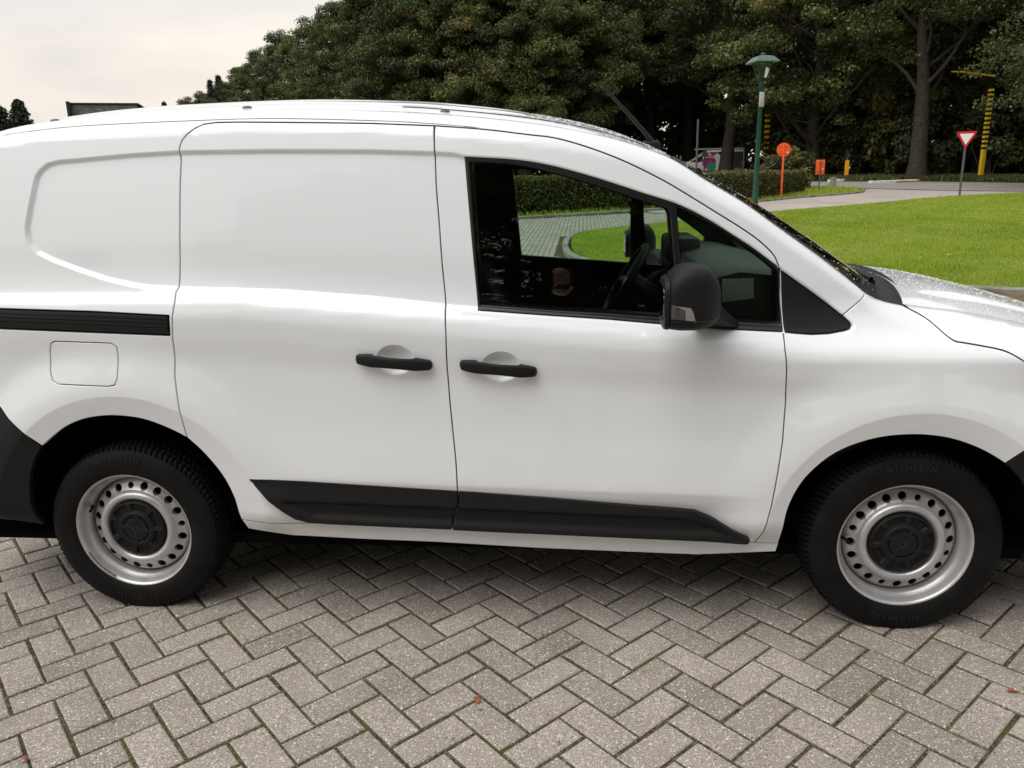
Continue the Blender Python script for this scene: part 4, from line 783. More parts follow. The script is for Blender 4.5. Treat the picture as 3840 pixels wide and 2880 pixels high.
# concrete stub, white kerb blocks of the traffic island
p = at(1799, 398, 45.6); s_ = MB().box(-.16, .16, -.12, .12, -.1, .48, bev=.03).build('concrete_stub', MT['kerb'], None, loc=(float(p[0]), 45.6, zg(45.6))); tag(s_, 'short weathered concrete post in the grass of the verge', 'post')
def island(pts, w, h, lab, red):
    a, b = np.array(pts[0]), np.array(pts[1]); n = max(2, int(np.linalg.norm(b-a)/.8)); g = empty('traffic_island', (float(a[0]), float(a[1]), zg(a[1])), 0, lab, 'kerb', 'white kerbs on the main road'); g.location = (0, 0, 0)
    d = (b-a)/np.linalg.norm(b-a); ang = math.atan2(d[1], d[0])
    for k in range(n):
        c = a+(b-a)*(k+.5)/n; L_ = np.linalg.norm(b-a)/n-.03; m = Matrix.Translation((c[0], c[1], zg(c[1]))) @ Matrix.Rotation(ang, 4, 'Z')
        MB().box(-L_/2, L_/2, -w/2, w/2, -.05, h, m, bev=.03).build('kerb_stone', MT['whitep'], g)
    if red: c = a*.25+b*.75+np.array((.1, -.25)); MB().box(-.9, .9, -.12, .12, 0, .05, Matrix.Translation((c[0], c[1], zg(c[1]))) @ Matrix.Rotation(ang, 4, 'Z')).build('red_strip', plain('brick_red', (.25, .06, .045), .8), g)
island(((18.7, 47.5), (21.9, 48.3)), .35, .13, 'long low white kerb on the main road before the tall bare trunk', True)
island(((16.9, 49.4), (18.0, 50.0)), .35, .15, 'short rounded white kerb left of the yellow marker panel', False)
island(((18.3, 50.1), (19.9, 49.7)), .35, .12, 'thin kerb beside the foot of the yellow marker panel', True)

# ------------------------------------------------------------------ lettered van behind the hedge
def text_mesh(name, s, size, mat, parent, M_, bold=0):
    cu = bpy.data.curves.new(name, 'FONT'); cu.body = s; cu.size = size; cu.extrude = .002; cu.offset = bold; cu.align_x = 'LEFT'
    o = bpy.data.objects.new(name, cu); COL.objects.link(o); dg = bpy.context.evaluated_depsgraph_get(); me = bpy.data.meshes.new_from_object(o.evaluated_get(dg)); bpy.data.objects.remove(o)
    me.transform(M_); me.materials.clear(); me.materials.append(mat); t = bpy.data.objects.new(name, me); COL.objects.link(t); t.parent = parent; return t
Y = 62.5; pl_ = at(1481, 372, Y); pr_ = at(1603, 372, Y); LV = float(pr_[0]-pl_[0])+.1; zr = float(at(1540, 324, Y)[2])-zg(Y)
v2 = empty('lettered_van', (float(pl_[0]), Y, zg(Y)), 0, 'white and black high roof van with pink shapes and lettering behind the hedge', 'van')
Hv = zr; W2 = 1.95
prof = [(.0, .45), (0, .95), (.10, 1.15), (.55, 1.28), (1.25, Hv-.25), (1.6, Hv-.05), (2.0, Hv), (LV-.1, Hv), (LV, Hv-.12), (LV, .45)]
b = MB(); b.prism(prof, W2, Matrix.Translation((0, W2, 0)) @ RX); b.build('body', MT['white'], v2, bev=.05)
def flat(name, P_, mat, d=.006, parent=v2, y=-.002): return MB().prism(P_, d, Matrix.Translation((0, y, 0)) @ RX).build(name, MT[mat], parent)
xm = .40*LV; flat('black_panel', [(.56*LV, .55), (LV-.06, .55), (LV-.06, Hv-.16), (.52*LV, Hv-.16), (.60*LV, 1.55)], 'vblack')
flat('pink_shape', [(.385*LV, Hv-.16), (.56*LV, Hv-.16), (.47*LV, 1.55), (.52*LV, 1.2), (.50*LV, .6), (.36*LV, .6), (.29*LV, .85), (.275*LV, 1.2), (.32*LV, 1.5), (.44*LV, 1.66)], 'magenta', .009)
flat('amber_shape', [(.36*LV, Hv-.16), (.41*LV, Hv-.16), (.385*LV, Hv-.42)], 'amber', .012)
flat('green_disc', [(.44*LV+.36*math.cos(a), .78+.36*math.sin(a)*1.0) for a in np.linspace(0, 2*math.pi, 28)[:-1]], 'teal', .012)
flat('side_window', [(.30, 1.15), (.62, 1.28), (1.12, Hv-.42), (1.30, Hv-.42), (1.30, 1.22), (1.0, 1.10)], 'gloss', .008)
text_mesh('lettering', 'PLAYGROUND SERVICES', .21, MT['white'], v2, Matrix.Translation((.29*LV, -.018, 1.42)) @ RX, .004)
text_mesh('lettering', 'www.playground-services', .075, MT['white'], v2, Matrix.Translation((.50*LV, -.018, 1.29)) @ RX)
b = MB(); b.box(.65, LV-.1, .02, .30, Hv+.03, Hv+.14, bev=.02); b.box(.9, 1.0, .1, .2, Hv-.03, Hv+.05); b.box(LV-.9, LV-.8, .1, .2, Hv-.03, Hv+.05); b.build('awning', MT['boxw'], v2)
b = MB()
for y in (.25, .60): b.tube([(LV+.06, y, .7), (LV+.06, y, Hv-.15)], .018, 6)
for k in range(7): b.tube([(LV+.06, .25, .85+k*.22), (LV+.06, .60, .85+k*.22)], .014, 6)
b.build('ladder', MT['grey'], v2)
for dx in (-.22, .02): MB().box(LV+dx, LV+dx+.05, -.012, .02 if dx < 0 else .25, .75, 1.15).build('tail_light', MT['red'], v2)
for x in (.95, LV-1.1): MB().lathe([(0, -.02), (.34, -.02), (.34, .22), (0, .22)], 24, 'Y', M=Matrix.Translation((x, 0, .33))).build('wheel', MT['rubber'], v2)

# ------------------------------------------------------------------ far left: house roof and conifers
Y = 48.; A0 = at(147, 222, Y); B0 = at(293, 229, Y+1.5); C0 = at(147, 240, Y); zt_ = float(A0[2])
hs_ = empty('house', (0, 0, 0), 0, 'house far left with only its dark slate roof showing above the van roof', 'house'); a = np.array([A0[0], Y]); b2 = np.array([B0[0], Y+1.5]); d = (b2-a)/np.linalg.norm(b2-a); m = np.array([-d[1], d[0]]); ang = math.atan2(d[1], d[0]); Lh = float(np.linalg.norm(b2-a)); Mh = Matrix.Translation((a[0], a[1], 1.1)) @ Matrix.Rotation(ang, 4, 'Z')
zr_ = zt_-1.1
MB().box(.3, Lh-.3, .3, 7.7, 0, zr_-1.9, Mh).build('wall', MT['brickw'], hs_)
n_r = 9
for k in range(n_r):   # slate courses, each lapping the one below
    z0_, z1_ = zr_-2.0+k*2.0/n_r, zr_-2.0+(k+1)*2.0/n_r+.03; y0_, y1_ = -.15+k*.09, -.15+(k+1)*.09
    c = MB(); V = [(0, y0_-.03, z0_), (Lh, y0_-.03, z0_), (Lh, y1_, z1_), (0, y1_, z1_), (0, y0_+.05, z0_), (Lh, y0_+.05, z0_), (Lh, y1_+.05, z1_), (0, y1_+.05, z1_)]
    c.add([(Mh @ Vector(v))[:] for v in V], [(0, 1, 2, 3), (7, 6, 5, 4), (0, 4, 5, 1), (1, 5, 6, 2), (2, 6, 7, 3), (3, 7, 4, 0)]); c.build('slate_course', MT['slate'], hs_)
MB().box(0, Lh, .62, 7.4, zr_-2.0, zr_-.05, Mh).build('roof', MT['slate'], hs_); MB().box(-.12, Lh+.1, .55, 7.5, zr_-.05, zr_+.06, Mh).build('ridge_cap', MT['dark'], hs_)
MB().box(-.1, .05, -.2, 7.6, zr_-2.1, zr_+.07, Mh).build('verge_board', MT['dark'], hs_)
def conifer(x, y, H, R, lab, seed, sparse=1.0, group=None):
    r = np.random.default_rng(seed); g = empty('conifer', (x, y, zg(y)), 0, lab, 'tree', group); b = MB(); b.tube([(0, 0, 0), (0, 0, H)], [H*.018, .02], 8); cl = []; n = int(70*sparse)
    for k in range(n):
        f = k/n; z = H*(.12+.86*f); rr_ = R*(1-f)**.85+.12; m = max(4, int(7*(1-f)+3))
        for q in range(m):
            a = q*6.283/m+k*.7+r.normal(0, .2); L_ = rr_*r.uniform(.7, 1.15); b.tube([(0, 0, z), (math.cos(a)*L_, math.sin(a)*L_, z-.18*L_)], [.02, .005], 4, cap=False)
            for t in np.linspace(.25, 1, 5): cl.append((math.cos(a)*L_*t, math.sin(a)*L_*t, z-.18*L_*t))
    b.build('trunk', MT['twig'], g, fix=False); V, F_, t = leaf_cloud(np.array(cl), max(6, int(15*sparse)), .22*R/1.6, .085, .9, 0); mesh('crown', V, F_, MT['needle'], g, attr=t); return g
def con_at(vx, vtop, Y, R, lab, seed, sparse=1.0, group=None):
    p = at(vx, vtop, Y); return conifer(float(p[0]), Y, float(p[2])-zg(Y), R, lab, seed, sparse, group)
con_at(37, 213, 50, 1.7, 'small dark spruce at the far left beside the house roof', 31)
con_at(0, 226, 44, 1.5, 'thin scraggy conifer cut off by the left edge of the picture', 32, .5)
con_at(452, 168, 120, 2.4, 'pointed conifer standing before the low left end of the wood', 33)
con_at(470, 158, 116, 2.6, 'taller pointed conifer near the left end of the wood', 34)
con_at(353, 216, 130, 2.2, 'tiny conifer top just above the van roof left of the wood', 35)
p = at(250, 204, 56); tg = make_tree(41, H=8., R=1.3, hb=4.5, tr=.10, lobes=7, per_lobe=10, leaves=16, lsize=.12, spread=.45); g = empty('birch_tree', (float(p[0]), 56, float(p[2])-8.), 0, 'small airy tree whose top rises behind the slate roof', 'tree')
tg[0].build('trunk', MT['twig'], g, fix=False); mesh('crown', tg[1][0], tg[1][1], MT['leaf'], g, attr=tg[1][2])
# trees on the photographer's side of the road, mirrored in the windows and the paint
for i, (x, y, key, H) in enumerate([(-17, -24, 'edgeB', 6), (-10, -21, 'edgeA', 7), (-4.5, -19, 'edgeB', 11.5), (0.5, -18, 'edgeA', 15.5), (5.5, -18, 'edgeB', 18), (11, -19, 'edgeA', 18), (17, -18, 'edgeB', 18), (23, -14, 'edgeA', 17), (2, -28, 'darkE', 18), (9, -29, 'darkE', 19), (-7, -31, 'darkE', 13), (16, -28, 'darkE', 19), (28, -4, 'edgeB', 15), (33, 8, 'edgeA', 15)]):
    place_tree(key, x, y, H, i*1.3, 'leafy tree on the near side of the car park, behind the photographer', group='trees behind the photographer')
# ------------------------------------------------------------------ the parked van: surfaces
def seg_sdf(pts, poly, closed=True):
    P_ = np.asarray(poly, float); A = P_ if closed else P_[:-1]; B = np.roll(P_, -1, 0) if closed else P_[1:]
    out_ = np.empty(len(pts))
    for i in range(0, len(pts), 20000):
        q = pts[i:i+20000][:, None, :]; ab = B-A; t = ((q-A)*ab).sum(2)/((ab*ab).sum(1)+1e-12); t = np.clip(t, 0, 1)
        out_[i:i+20000] = np.sqrt((((A+ab*t[..., None])-q)**2).sum(2).min(1))
    return out_
def inside(pts, poly):
    P_ = np.asarray(poly, float); x, y = pts[:, 0], pts[:, 1]; c = np.zeros(len(pts), bool); n = len(P_); j = n-1
    for i in range(n):
        xi, yi = P_[i]; xj, yj = P_[j]
        if yi != yj: c ^= ((yi > y) != (yj > y)) & (x < (xj-xi)*(y-yi)/(yj-yi)+xi)
        j = i
    return c
def S_2(pts, it=2):
    P_ = np.array(pts, float)
    for _ in range(it):
        Q = [P_[0]]
        for a, b in zip(P_[:-1], P_[1:]): Q += [a*.75+b*.25, a*.25+b*.75]
        P_ = np.array(Q+[P_[-1]])
    return [tuple(float(v) for v in p) for p in P_]
REC = T['rec_q']+T['rec_bot'][1:]+T['frame_bot'][1:]+[(2.474, 1.036), (2.50, 1.052), (2.466, 1.088)]+[(2.418, 1.126), (2.317, 1.199)]+T['frame_top'][::-1]+T['rec_top'][::-1][1:]
def gR(x, z, feat=True):
    sh_ = np.shape(x); x = np.ravel(np.asarray(x, float)); z = np.ravel(np.asarray(z, float))
    y = g0(x, z)
    if feat:
        p_ = np.c_[x, z]; m_ = (x > -.3) & (x < 2.6) & (z > .98) & (z < 1.68)
        if m_.any():
            q = p_[m_]; d = seg_sdf(q, REC); s = np.where(inside(q, REC), d, -d)
            y[m_] += .0105*ss(-.009, .009, s)
        for hx, hz, rx, rz in ((1.026, .963, .064, .052), (1.376, .940, .064, .052)):
            r2 = ((x-hx)/rx)**2+((z-hz)/rz)**2
            y += .027*np.clip(1-r2, 0, 1)**.8*ss(1.0, .90, r2)
    return y.reshape(sh_)
Zc = pchip([-.9, -.7, -.5, -.3, 0, .5, 1.0, 1.2, 1.46, 1.6, 1.737, 1.85, 1.985, 2.096, 2.216, 2.376, 2.539, 2.703, 2.83, 3.05, 3.4, 3.6, 3.7],
           [1.66, 1.75, 1.80, 1.83, 1.852, 1.858, 1.838, 1.818, 1.779, 1.750, 1.712, 1.665, 1.603, 1.546, 1.474, 1.381, 1.270, 1.160, 1.128, 1.093, 1.0, .925, .87])
def YE(x): return g0(x, ZT(x)-1e-6)
def top(x, y, pw=2.0):
    x = np.asarray(x, float); y = np.asarray(y, float); y = np.where(y > YC, 2*YC-y, y)
    ye = YE(x); t = np.clip((y-ye)/(YC-ye), 0, 1)
    return ZT(x)+(Zc(x)-ZT(x))*(1-(1-t)**pw)

def resample(poly, h, closed=True):
    P_ = [np.array(p, float) for p in poly]; out_ = []; n = len(P_)
    for i in range(n if closed else n-1):
        a, b = P_[i], P_[(i+1) % n]; l = np.linalg.norm(b-a)
        if l < 1e-5: continue
        k = max(1, int(math.ceil(l/h)))
        for j in range(k): out_.append(a+(b-a)*j/k)
    if not closed: out_.append(P_[-1])
    return np.array(out_)
def smooth_line(pts, it=2):
    P_ = np.array(pts, float)
    for _ in range(it):
        Q = [P_[0]]
        for a, b in zip(P_[:-1], P_[1:]): Q += [a*.75+b*.25, a*.25+b*.75]
        P_ = np.array(Q+[P_[-1]])
    return [tuple(p) for p in P_]
def area(P_): x, y = P_[:, 0], P_[:, 1]; return .5*np.sum(x*np.roll(y, -1)-np.roll(x, -1)*y)
def inset_loop(P_, d):
    """P_ ccw; positive d moves inwards"""
    a = np.roll(P_, 1, 0); b = np.roll(P_, -1, 0); e1 = P_-a; e2 = b-P_
    e1 /= np.linalg.norm(e1, axis=1)[:, None]+1e-12; e2 /= np.linalg.norm(e2, axis=1)[:, None]+1e-12
    n1 = np.c_[-e1[:, 1], e1[:, 0]]; n2 = np.c_[-e2[:, 1], e2[:, 0]]; n = n1+n2; l = np.linalg.norm(n, axis=1); n /= np.maximum(l, 1e-6)[:, None]
    k = 1/np.clip((n*n1).sum(1), .6, 1)
    return P_+n*(d*k)[:, None], n
def surf_normals(fn, P_, e=.0012):
    gx = (fn(P_[:, 0]+e, P_[:, 1])-fn(P_[:, 0]-e, P_[:, 1]))/(2*e); gz = (fn(P_[:, 0], P_[:, 1]+e)-fn(P_[:, 0], P_[:, 1]-e))/(2*e)
    n = np.c_[gx, -np.ones(len(P_)), gz]; return n/np.linalg.norm(n, axis=1)[:, None]
def panel(name, poly, mat, parent, holes=(), fn=gR, h=.016, inset=.0022, flange=.018, off=0.0, fine=(), mirror=False, edge_h=.010, lip=.0022):
    """a body panel cut to an outline in (x, z), lying on the side surface y = fn(x, z)"""
    f = (lambda x, z: fn(x, z)-off)
    loops = []
    for k, pl in enumerate([poly]+list(holes)):
        R_ = resample(pl, edge_h); R_ = R_ if area(R_) > 0 else R_[::-1]
        if k: R_ = R_[::-1]
        B_, nb = inset_loop(R_, inset); A_, _ = inset_loop(R_, inset+lip)
        loops.append((A_, B_, nb))
    A0 = loops[0][0]; x0, z0 = A0.min(0); x1, z1 = A0.max(0)
    gx = np.arange(x0, x1, h); gz = np.arange(z0, z1, h); X_, Z_ = np.meshgrid(gx, gz); X_ = X_+(np.arange(len(gz)) % 2)[:, None]*h/2
    pts = np.c_[X_.ravel(), Z_.ravel()]; mind = np.full(len(pts), .5*min(h, edge_h*1.6))
    for (a, b, c, d, hf) in fine:
        if b < x0 or a > x1 or d < z0 or c > z1: continue
        pts_keep = ~((pts[:, 0] > a) & (pts[:, 0] < b) & (pts[:, 1] > c) & (pts[:, 1] < d)); pts = pts[pts_keep]; mind = mind[pts_keep]
        gx = np.arange(a, b, hf); gz = np.arange(c, d, hf); X_, Z_ = np.meshgrid(gx, gz); q = np.c_[X_.ravel(), Z_.ravel()]
        pts = np.r_[pts, q]; mind = np.r_[mind, np.full(len(q), .5*hf)]
    if fn is gR:   # extra points along the pressed recess edge and near the roof edge
        q = []
        for d_ in (-.010, -.006, -.002, .002, .006, .010):
            Rr = resample(REC, .010); Rr = Rr if area(Rr) > 0 else Rr[::-1]; q.append(inset_loop(Rr, d_)[0])
        q = np.concatenate(q)
        xs_ = np.arange(x0, x1, .02)
        for d_ in (.001, .003, .006, .010, .015, .022, .03, .04, .05, .062): q = np.r_[q, np.c_[xs_, ZT(xs_)-d_]]
        dd = seg_sdf(pts, REC); k_ = (dd > .014) & (ZT(pts[:, 0])-pts[:, 1] > .066); pts = pts[k_]; mind = mind[k_]
        pts = np.r_[pts, q]; mind = np.r_[mind, np.full(len(q), .002)]
    q = []
    for cx_, cz_, R1_ in ((.035, .335, .505), (2.71, .318, .475)):
        for d_ in (-.012, -.006, -.0025, .0, .0025, .007, .014):
            aa = np.arange(-.4, 3.6, .012); q.append(np.c_[cx_+(R1_+d_)*np.cos(aa), cz_+(R1_+d_)*np.sin(aa)])
    xx = np.arange(.55, 2.25, .02)
    for d_ in (-.012, -.004, .0, .004, .010, .02): q.append(np.c_[xx, .521-.027*np.clip(xx-1.3, -.8, 1.1)+d_])
    for hx_, hz_ in ((1.026, .963), (1.376, .940)):
        for k__ in (.84, .90, .94, .97, .99, 1.01, 1.04): aa = np.arange(0, 6.283, .06); q.append(np.c_[hx_+.064*k__*np.cos(aa), hz_+.052*k__*np.sin(aa)])
    q = np.concatenate(q); dd = np.minimum(np.abs(np.hypot(pts[:, 0]-.035, pts[:, 1]-.335)-.505), np.abs(np.hypot(pts[:, 0]-2.71, pts[:, 1]-.318)-.475)); dd = np.where(pts[:, 1] > .3, dd, 1); k_ = dd > .012; pts = pts[k_]; mind = mind[k_]
    if fn is gR or fn is gFlat: pts = np.r_[pts, q]; mind = np.r_[mind, np.full(len(q), .003)]
    ins = inside(pts, A0)
    for A_, _, _ in loops[1:]: ins &= ~inside(pts, A_)
    pts = pts[ins]; mind = mind[ins]
    for A_, _, _ in loops: k_ = seg_sdf(pts, A_) > mind; pts = pts[k_]; mind = mind[k_]
    V2 = []; E_ = []
    for A_, _, _ in loops:
        s = len(V2); n = len(A_); V2 += [tuple(p) for p in A_]; E_ += [(s+i, s+(i+1) % n) for i in range(n)]
    nb_tot = len(V2); V2 += [tuple(p) for p in pts]
    r = delaunay_2d_cdt([Vector(v) for v in V2], E_, [], 0, 1e-6)
    v2 = np.array([tuple(v) for v in r[0]]); tri = np.array([t for t in r[2]]); orig = [o[0] if len(o) else -1 for o in r[3]]
    c = v2[tri].mean(1); ok = inside(c, A0)
    for A_, _, _ in loops[1:]: ok &= ~inside(c, A_)
    tri = tri[ok]
    a_, b_, c_ = v2[tri[:, 0]], v2[tri[:, 1]], v2[tri[:, 2]]
    cr_ = (b_[:, 0]-a_[:, 0])*(c_[:, 1]-a_[:, 1])-(b_[:, 1]-a_[:, 1])*(c_[:, 0]-a_[:, 0])
    tri = tri[np.abs(cr_) > 1e-10]; cr_ = cr_[np.abs(cr_) > 1e-10]
    tri[cr_ < 0] = tri[cr_ < 0][:, ::-1]           # ccw in (x,z): normal points to -y
    V = np.c_[v2[:, 0], f(v2[:, 0], v2[:, 1]), v2[:, 1]]; Nn = surf_normals(f, v2); Fs = [tuple(t) for t in tri]
    inv = {}
    for i, o in enumerate(orig):
        if o >= 0 and o not in inv: inv[o] = i
    s = 0; VV = [V]; NN = [Nn]; base = len(V)
    for A_, B_, nb in loops:
        n = len(A_); ia = [inv.get(s+i, -1) for i in range(n)]; s += n
        yB = f(B_[:, 0], B_[:, 1]); nB = surf_normals(f, B_); on = np.c_[-nb[:, 0], np.zeros(n), -nb[:, 1]]
        m1 = nB+on*.9; m1 /= np.linalg.norm(m1, axis=1)[:, None]
        VV += [np.c_[B_[:, 0], yB+.0016, B_[:, 1]], np.c_[B_[:, 0], yB+.0016, B_[:, 1]], np.c_[B_[:, 0], yB+flange, B_[:, 1]]]; NN += [m1, on, on]
        for i in range(n):
            j = (i+1) % n
            if ia[i] < 0 or ia[j] < 0: continue
            Fs.append((ia[j], ia[i], base+i, base+j)); Fs.append((base+n+j, base+n+i, base+2*n+i, base+2*n+j))
        base += 3*n
    V = np.concatenate(VV); Nn = np.concatenate(NN)
    if mirror:
        V[:, 1] = 2*YC-V[:, 1]; Nn[:, 1] *= -1; Fs = [t[::-1] for t in Fs]
    return mesh(name, V, Fs, mat, parent, smooth=True, normals=Nn)
def gridmesh(name, Gd, mat, parent=None, flip=False, smooth=True, thick=None, mats=None, midx=None):
    Gd = np.asarray(Gd, float); a, b = Gd.shape[:2]; V = Gd.reshape(-1, 3); i, j = np.meshgrid(np.arange(a-1), np.arange(b-1), indexing='ij')
    F_ = np.stack([i*b+j, (i+1)*b+j, (i+1)*b+j+1, i*b+j+1], -1).reshape(-1, 4)
    if flip: F_ = F_[:, ::-1]
    return mesh(name, V, F_, mat, parent, smooth=smooth, mats=mats, midx=midx)

for k__ in ('frame_top', 'fd_top', 'archF', 'sh', 'seamA'): T[k__] = S_2(T[k__])
T['archR'] = T['archR'][:2]+S_2(T['archR'][2:])
VAN = empty('parked_van', (1.36, YC, 0), label='large white panel van filling the foreground, parked on the herringbone paving', cat='van')
VAN.location = (0, 0, 0)
XR, XF = -.80, 3.62
S_ = smooth_line
sd_left, sd_top, sd_right = T['sd_left'], T['sd_top'], T['sd_right']
fd_top, fd_right = T['fd_top'], T['fd_right']
sill_top, sill_bot = T['sill_top'], T['sill_bot']
archR = T['archR'][2:]; archR_door = [p for p in archR if p[0] > .275]; archR_q = [p for p in archR if p[0] <= .2751 and p[1] > .65]
# wheel arch front
archF = T['archF']
def door_sliding():
    return [(.430, .377)]+[(x, z) for x, z in sill_top[1:5]]+sd_right[::-1]+sd_top[::-1][1:]+sd_left[::-1][1:]+[p for p in archR_door[::-1] if p[0] > .28]
def door_front():
    return [(1.188, .357)]+sill_top[5:9]+fd_right[::-1][1:]+fd_top[::-1][1:]+sd_right[1:-1]
seam = [tuple(p) for p in resample(fd_right, .05, False)]
SD = door_sliding(); FD = door_front()
WIN = [T['frame_top'][0]]+T['frame_top'][1:]+T['frame_bot'][::-1]
FL = ((.95, 1.10, .90, 1.03, .006), (1.30, 1.45, .875, 1.005, .006))
FUEL = T['fuel']; TRACK = [(-.72, 1.16), (-.338, 1.141), (-.001, 1.13), (.268, 1.1155), (.262, 1.047), (-.01, 1.058), (-.345, 1.072), (-.72, 1.09)]
BODY = [(.275, .689)]+[p for p in sd_left[1:-1]]+sd_top+fd_top[1:]+[(2.268, 1.231)]+T['tri'][1:5]+T['seamA'][::-1][1:]+[(2.50, float(ZT(2.5))-.002)]
xs_ = np.arange(2.49, XR, -.03); BODY += [(x, float(ZT(x))+.0028) for x in xs_]+[(XR, float(ZT(XR))+.0028)]
BODY += [(XR, .95), (-.62, .93), (-.50, .87)]+T['bumpR']+[p for p in T['archR'][::-1] if p[0] > -.264 and p[0] < .275 and p[1] > .655]
SILL = [(.433, .376)]+sill_top[1:]+sill_bot[::-1]
BUMPR = [(-.343, .33), (-.35, .388), (-.352, .439), (-.342, .502), (-.321, .564), (-.295, .613), (-.264, .653)]+T['bumpR'][::-1][1:]+[(-.50, .87), (-.62, .93), (XR, .95), (XR, .36), (-.60, .36), (-.473, .365), (-.417, .352)]
sh = T['sh']+[(3.05, .905), (3.12, .865)]
FENDER = [(2.303, .316)]+archF[1:]+[(3.019, .674), (3.10, .75), (3.18, .80), (3.20, .83)]+[(3.12, .865), (3.05, .905)]+T['sh'][::-1]+[(x, float(ZT(x))-.001) for x in (2.69, 2.66, 2.63, 2.60, 2.575)]+T['seamA']+T['tri'][5:]+fd_right[2:]
BUMPF = [(2.973, .625), (3.019, .674), (3.10, .75), (3.18, .80), (3.4, .79), (XF, .72), (XF, .30), (3.3, .235), (3.11, .25), (3.115, .35), (3.10, .43), (3.06, .52), (3.02, .58)]
LAMPF = [(3.20, .83), (3.18, .80), (3.4, .79), (XF, .76), (XF, .86), (3.4, .90), (3.25, .88)]
HOODS = [tuple(p) for p in T['sh']]+[(3.05, .905), (3.12, .865), (3.25, .88), (3.4, .90), (XF-.02, .86)]
xs_ = np.arange(3.58, 2.70, -.03); HOODS += [(x, float(ZT(x))+.0028) for x in xs_ if ZT(x) > .90]+[(2.70, float(ZT(2.70))+.0028)]
def ccwp(p): return p if area(np.array(p)) > 0 else p[::-1]
def gTrack(x, z):
    y = g0(x, z)-.004; zc = z-(1.113-.055*np.asarray(x)-.0); k = np.mod((z+.048*np.asarray(x))*1000, 14)
    return y+.0035*(k < 1.6)
def gFlat(x, z): return g0(x, z)
CLO = [(.488, .548), (1.951, .455), (2.072, .422), (2.197, .345), (2.0, .336), (1.2, .358), (.69, .375), (.60, .425), (.52, .502)]
def gClad(x, z):
    """plastic rubbing panel on the doors: bevelled upper face, ridge, hollow lower face"""
    x = np.asarray(x, float); z = np.asarray(z, float); base = g0(x, np.maximum(z, .36))*.5-.5*.04; zz = np.asarray(z)+.03*(np.asarray(x)-1.2)
    return base-.010-.012*np.clip((.505-zz)/.05, 0, 1)+.014*ss(.450, .434, zz)*ss(.012, .045, seg_sdf(np.c_[np.ravel(x), np.ravel(z)], CLO))
for mir in (False, True):
    q = 1.0 if not mir else 3.0; k_ = dict(mirror=mir)
    fin = FL if not mir else ()
    body = panel('body', BODY, MT['paint'], VAN, holes=(FUEL, TRACK), h=.018*q, **k_)
    panel('sill', SILL, MT['paint'], VAN, h=.02*q, inset=.001, fn=gR, **k_)
    sld = panel('sliding_door', SD, MT['paint'], VAN, h=.018*q, fine=fin, **k_)
    fdr = panel('front_door', FD, MT['paint'], VAN, holes=(WIN,), h=.018*q, fine=fin, inset=.0022, **k_)
    panel('window_frame', WIN, MT['gloss'], fdr, holes=(T['glass1'], T['glass2']), h=.03, inset=.0006, off=.002, flange=.02, lip=.003, **k_)
    panel('window_glass', T['glass1'], MT['glass'], fdr, h=.05, inset=-.004, off=-.006, flange=.0, fn=lambda x, z: g0(x, z)+.012, **k_)
    panel('window_glass', T['glass2'], MT['glass'], fdr, h=.05, inset=-.004, off=-.006, flange=.0, fn=lambda x, z: g0(x, z)+.012, **k_)
    panel('corner_trim', T['tri'], MT['black'], VAN, h=.03, inset=.0015, off=.001, lip=.004, **k_)
    panel('front_wing', FENDER, MT['paint'], VAN, h=.018*q, **k_)
    panel('rear_bumper', BUMPR, MT['black'], VAN, h=.025*q, fn=gFlat, off=.003, inset=.0015, **k_)
    panel('front_bumper', BUMPF, MT['black'], VAN, h=.025*q, fn=gFlat, off=.003, inset=.0015, **k_)
    panel('headlight', LAMPF, MT['lampg'], VAN, h=.04, fn=gFlat, **k_)
    panel('bonnet', ccwp(HOODS), MT['paint'], VAN, h=.02*q, fn=gFlat, **k_)
    panel('fuel_flap', FUEL, MT['paint'], VAN, h=.02*q, inset=.0016, fn=gFlat, **k_)
    rl = panel('door_rail', [(-.72, 1.157), (-.338, 1.138), (-.001, 1.127), (.265, 1.1125), (.259, 1.050), (-.01, 1.061), (-.345, 1.075), (-.72, 1.093)], MT['blk'], VAN, h=.03, fn=gFlat, off=-.012, inset=.0, **k_)
    tl = np.array([(-.72, 1.157), (-.338, 1.138), (-.001, 1.127), (.265, 1.1125)]); bl_ = np.array([(-.72, 1.103), (-.345, 1.085), (-.01, 1.071), (.260, 1.060)])
    for q_ in range(4):
        f0, f1 = q_/4, (q_+1)/4; panel('rail_slat', [tuple(p) for p in tl*(1-f0)+bl_*f0]+[tuple(p) for p in (tl*(1-f1)+bl_*f1)[::-1]], MT['black'], rl, h=.03, fn=gFlat, off=.003, inset=.0009, lip=.0012, flange=.012, **k_)
    panel('side_cladding', T['clad1'], MT['black'], sld, h=.0075 if not mir else .03, fn=gClad, inset=.0005, lip=.004, flange=.03, **k_)
    panel('side_cladding', T['clad2'], MT['black'], fdr, h=.0075 if not mir else .03, fn=gClad, inset=.0005, lip=.004, flange=.03, **k_)
    # dark inner shell behind the gaps and round the window openings
    sh_poly = [(.52, .40), (2.18, .34), (2.22, .52), (2.38, .78), (2.70, .86), (2.95, .80), (3.03, .78), (3.05, .84), (2.72, .98), (2.46, 1.08)]+[(x, float(ZT(x))-.045) for x in np.arange(2.38, -.76, -.1)]+[(-.78, .9), (-.45, .88), (-.28, .86), (0, .88), (.26, .84), (.45, .70)]
    panel('inner_shell', sh_poly, MT['inner'], VAN, holes=([T['glass1'][i] for i in range(len(T['glass1']))], T['glass2']), h=.08, fn=lambda x, z: np.minimum(g0(x, np.minimum(z, ZT(x)-.08)), .25)+.032, edge_h=.04, inset=-.004, flange=.05, **k_)
